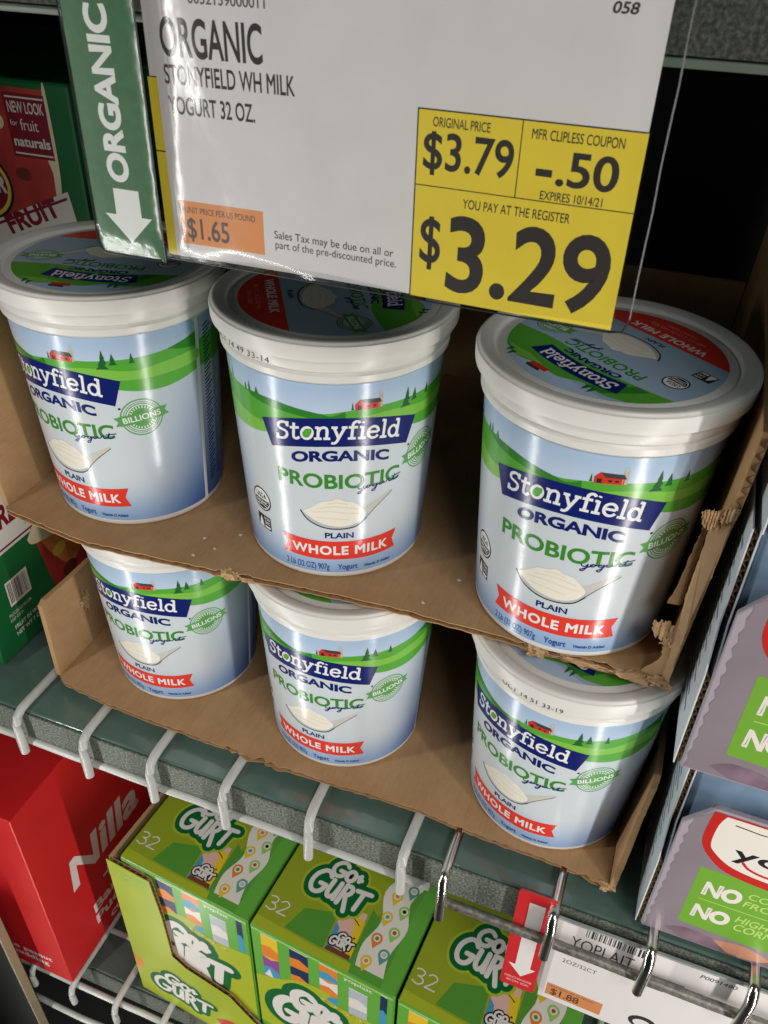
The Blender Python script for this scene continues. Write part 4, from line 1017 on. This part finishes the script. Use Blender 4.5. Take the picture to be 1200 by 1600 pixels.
def drop_pattern(a, x0, x1, y0, y1, skew, l):
    rn = random.Random(4); k = 0  # drops with round cores
    y = y0 + 6
    while y < y1 - 3:
        for c in (0.26, 0.74):
            f = (y - y0) / (y1 - y0); x = x0 + (x1 - x0) * c + skew * f; yy = y + (9 if c > .5 else 0); k += 1
            col, inner = (('mint', 'black'), ('yellow', 'orange'), ('teal', 'grey'), ('orange', 'green'), ('mint', 'red'), ('yellow', 'blue'))[k % 6]
            r = 4.2
            a.poly([(x + r * math.cos(R(-30 + 240 * i / 16)), yy + r * math.sin(R(-30 + 240 * i / 16))) for i in range(17)] + [(x, yy - 1.9 * r)], col, l)
            a.disc(x, yy, 2.6, 2.6, 'pale', l + 1, 16); a.disc(x, yy, 1.5, 1.5, inner, l + 2, 12)
        y += 17.5


def tube_box(parent_lab, ox, oy, rz):
    b = thing('tube_yogurt_box', parent_lab, 'food box', (ox, oy, -0.3800), rz, 'green yogurt tube boxes in a row')
    W, D, HH = 116.5, 205, 210
    box('carton', 0, W / 1000, 0, D / 1000, 0, HH / 1000, mat('tube_box_board', (92, 156, 58), 0.28, 0.5, var=0.04), b, 0.0016)
    a = Art()   # top: u = x, v = y
    a.poly([(0.8, 0.8), (74, 0.8), (84, 60), (64, 203), (0.8, 203)], 'olive', 1); a.poly([(0.8, 0.8), (80, 0.8), (79, 7.4), (50, 6.6), (20, 8), (0.8, 9)], 'lime', 2)
    a.poly([(24, 9), (56, 8), (54, 36), (30, 28)], 'green', 2)
    a.poly([(57, 8.4), (77, 8.4), (74, 44), (56, 44)], 'pink', 3); a.poly([(57, 8.4), (64, 8.4), (60, 26), (56, 30)], 'blue', 4); a.poly([(70, 12), (77, 10), (75, 38), (66, 40), (70, 28)], 'yellow', 4); a.poly([(57, 8.4), (77, 8.4), (76, 12), (58, 12)], 'brownish', 5)
    a.stroke(sm((60, 34), (66, 37), (72, 34)), 0.7, 'black', 5); a.disc(73, 24, .8, .8, 'black', 6, 8)
    for m, g, ll in (('black', 2.0, 6), ('white', 0, 7)):
        a.strokes(COMIC, 'GURT', 57.5, 13.4, 17.5, 6.2, 1.5, m, ll, shear=.1, cap=True, grow=g, rot=5); a.strokes(COMIC, 'GO', 62, 18.8, 10, 5, 1.4, m, ll + .4, shear=.1, cap=True, grow=g, rot=5)
    a.poly([(77, 8), (84, 12), (84, 44), (76, 50)], 'green', 2)
    a.poly(sm((82, 8), (80, 24), (85, 44), (78, 66), (86, 90), (80, 120), (84, 203))[:] + sm((104, 203), (100, 120), (107, 92), (99, 66), (105, 46), (101, 24), (104, 8)), 'pale', 4)
    drop_pattern(a, 82.5, 102.5, 8, 190, 0, 5)
    a.poly([(104, 1), (115.5, 1), (115.5, 203), (103, 203), (106, 92), (104, 60)], 'mid', 3)
    gologo(a, 22, 42, 46, 33, 6)
    a.strokes({'3': (.7, [sm((.05, .9), (.3, .98), (.52, .84), (.42, .58), (.22, .52)), sm((.22, .52), (.48, .46), (.58, .22), (.34, .02), (.02, .12))]), '2': (.7, [sm((.06, .82), (.28, .98), (.52, .84), (.48, .6), (.06, .06)), [(.04, .05), (.6, .05)]])}, '32', 3, 15.5, 18.5, 11, 1.0, 'white', 4, cap=True)
    a.build('top_print', lambda u, v, l: Vector((u, v, HH * 1e-3 + 0.0001 + l)), b, GI, eps=0.02e-3)
    a = Art()   # front: u = x, v = z
    z = HH
    a.rect(1, 1, W - 1, z - 1.4, 'mid', 0); a.rect(1, z - 4.4, W - 1, z - 1.4, 'mint', 1)
    for i, (x0, x1, za, zb, cols) in enumerate(((8.8, 23, 6, 68, ('yellow', 'orange', 'purple', 'blue')), (33, 48.4, 6, 56, ('navy', 'orange', 'navy', 'orange')), (57.6, 72.4, 5, 56, ('orange', 'blue', 'pale', 'orange', 'blue')), (81.4, 96.2, 18, 60, ('grey', 'white', 'grey')), (106, 111.4, 5, 50, ('navy', 'blue')))):
        a.rect(x0, z - zb, x1, z - za, cols[0], 2); n = len(cols)
        for k, c in enumerate(cols):
            zt = z - za - (zb - za) * k / n; zbm = z - za - (zb - za) * (k + 1) / n; m = (zt + zbm) / 2; s = 2.4 * (1 if k % 2 else -1)
            a.poly([(x0, zbm), (x1, zbm + s if k < n - 1 else zbm), (x1, zt + (-s if k else 0)), (x0 + (x1 - x0) * .5, zt + (s if k else 0)), (x0, zt)], c, 3 + k * .3)
        a.rect(x0, z - za, x1, z - za + 1.0, 'white', 3)
        if i == 0: a.poly([(9, z - 66), (14, z - 54), (17, z - 66)], 'white', 5)
    a.text('yoplait', 77, z - 9.5, 22.6, 4.2, 'white', 4, bold=0.02)
    a.poly([(1, z - 150), (1, z - 72)] + sm((1, z - 72), (20, z - 63), (44, z - 46), (66, z - 44), (64, z - 54), (86, z - 56), (115.5, z - 50))[1:] + [(115.5, z - 150)], 'lime', 6)
    gologo(a, 14, z - 126, 74, 66, 8, big=1.25)
    for k in range(14): a.disc(60 + 2.6 * k, z - 56 - (k % 3) * 1.1 - .3 * k, .9, .9, ('white', 'red', 'orange', 'yellow')[k % 4], 12, 8)
    a.poly(sm((1, 40), (40, 52), (80, 36), (115, 48), (115, 1), (1, 1))[:-1], 'orange', 7); a.poly(sm((1, 26), (40, 36), (80, 22), (115, 30), (115, 1), (1, 1))[:-1], 'red', 8)
    a.build('front_print', lambda u, v, l: Vector((u, -0.0001 - l, v)), b, GI, eps=0.02e-3)
    a = Art()
    for k in range(9): a.poly([(1, 118 + k * 7), (6, 121 + k * 7), (6, 124 + k * 7), (1, 122 + k * 7)], 'redk' if k % 2 else 'black', 1)
    a.build('side_print', lambda u, v, l: Vector((-0.0001 - l, u, v)), b, GI, eps=0.02e-3)
    return b


GI['brownish'] = mat('tube_box_brown', (112, 64, 44), 0.35); GI['redk'] = mat('tube_box_redstripe', (186, 52, 40), 0.35)
RZ = R(-5)
ex = Vector((math.cos(RZ), math.sin(RZ))); o2 = Vector((-0.0362, -0.0805))
for k, lab in ((-1, 'green yogurt tube box standing inside the cut display tray, leftmost of its row'), (0, 'green yogurt tube box in the middle of its row with its whole top logo showing'), (1, 'green yogurt tube box behind the red arrow tag, right end of its row')):
    p = o2 + ex * (0.1186 * k); tube_box(lab, p.x, p.y, RZ)
dt = thing('display_tray', 'lime green cardboard display tray with a diagonal cut front round the left tube box', 'display tray', (o2.x - 0.1242 * ex.x, o2.y - 0.1242 * ex.y - 0.0050, -0.3812), RZ)
LIME = mat('tray_lime', (164, 178, 44), 0.3, 0.5, var=0.06, vscale=20)
fp = [(-4.6, 0), (240, 0), (240, 38), (150, 38), (118, 58), (97, 80), (54, 88), (42, 97), (40.5, 158), (36.0, 206), (-4.6, 207.5)]
bm = bmesh.new(); prism(bm, [(u / 1000, v / 1000) for u, v in fp], lambda u, v, d: (u, d, v), 0.0006); fpo = mobj('front_panel', bm, LIME, dt)
bm = bmesh.new(); prism(bm, [((u - .6) / 1000 if u > 0 else u / 1000, (v - .5) / 1000) for u, v in fp], lambda u, v, d: (u, 0.0032 + d, v), 0.0006); mobj('liner', bm, CARD, fpo)
bm = bmesh.new()   # flutes along the cut edge
edge = [Vector((u / 1000, v / 1000)) for u, v in ((118, 58), (97, 80), (54, 88), (42, 97), (40.5, 158), (36.0, 206), (-4.6, 207.5))]; prev = None; L = 0
for a_, b_ in zip(edge, edge[1:]):
    n = int((b_ - a_).length / 0.0006); t = (b_ - a_).normalized(); nn = Vector((t.y, -t.x)) * -1
    for k in range(n):
        p = a_ + (b_ - a_) * k / n; ph = (L + (b_ - a_).length * k / n) / 0.0058 * 2 * math.pi; y = 0.0019 + 0.0012 * math.sin(ph)
        v = (bm.verts.new((p.x, y, p.y)), bm.verts.new((p.x + nn.x * .005, y, p.y + nn.y * .005)))
        if prev: bm.faces.new((prev[0], v[0], v[1], prev[1]))
        prev = v
    L += (b_ - a_).length
mobj('flute', bm, FLUTE, fpo)
box('side_panel', -0.0046, -0.0010, 0.0040, 0.20, 0, 0.2075, CARD, dt, 0.0004)
a = Art(); gologo(a, 13, 22, 60, 40, 2); a.text('yoplait', 3, 194, 30, 6.5, 'mint', 2, bold=0.02); a.rect(6, 189.6, 32, 190.6, 'mint', 2)
a.poly(sm((-4, 64), (4, 56), (3, 42), (-4, 44))[:-1], 'orange', 1); a.poly(sm((78, 22), (96, 34), (130, 32), (160, 22), (160, 1), (84, 1))[:-1], 'red', 1); a.text('NEW', 94, 8, 40, 14, 'white', 3, bold=0.05)
for k in range(9): a.stroke([(62 + k * 3, 62 + (k % 2) * 1.5), (63.5 + k * 3.2, 67)], 0.9, 'mint', 5)
a.build('front_print', lambda u, v, l: Vector((u, -0.0001 - l, v)), fpo, GI, eps=0.02e-3)

# ------------------------------------------------------------------ black post at the lower left corner
pt = thing('door_post', 'black post with a thin tan edge in the bottom left corner', 'post', (-0.2625, -0.1180, -0.6))
box('post', -0.11, 0.0, 0, 0.010, 0, 0.355, mat('post_black', (14, 14, 15), 0.5), pt)
box('edge_trim', 0.0002, 0.0020, -0.0004, 0.008, 0, 0.355, mat('post_trim', (150, 140, 112), 0.4), pt)
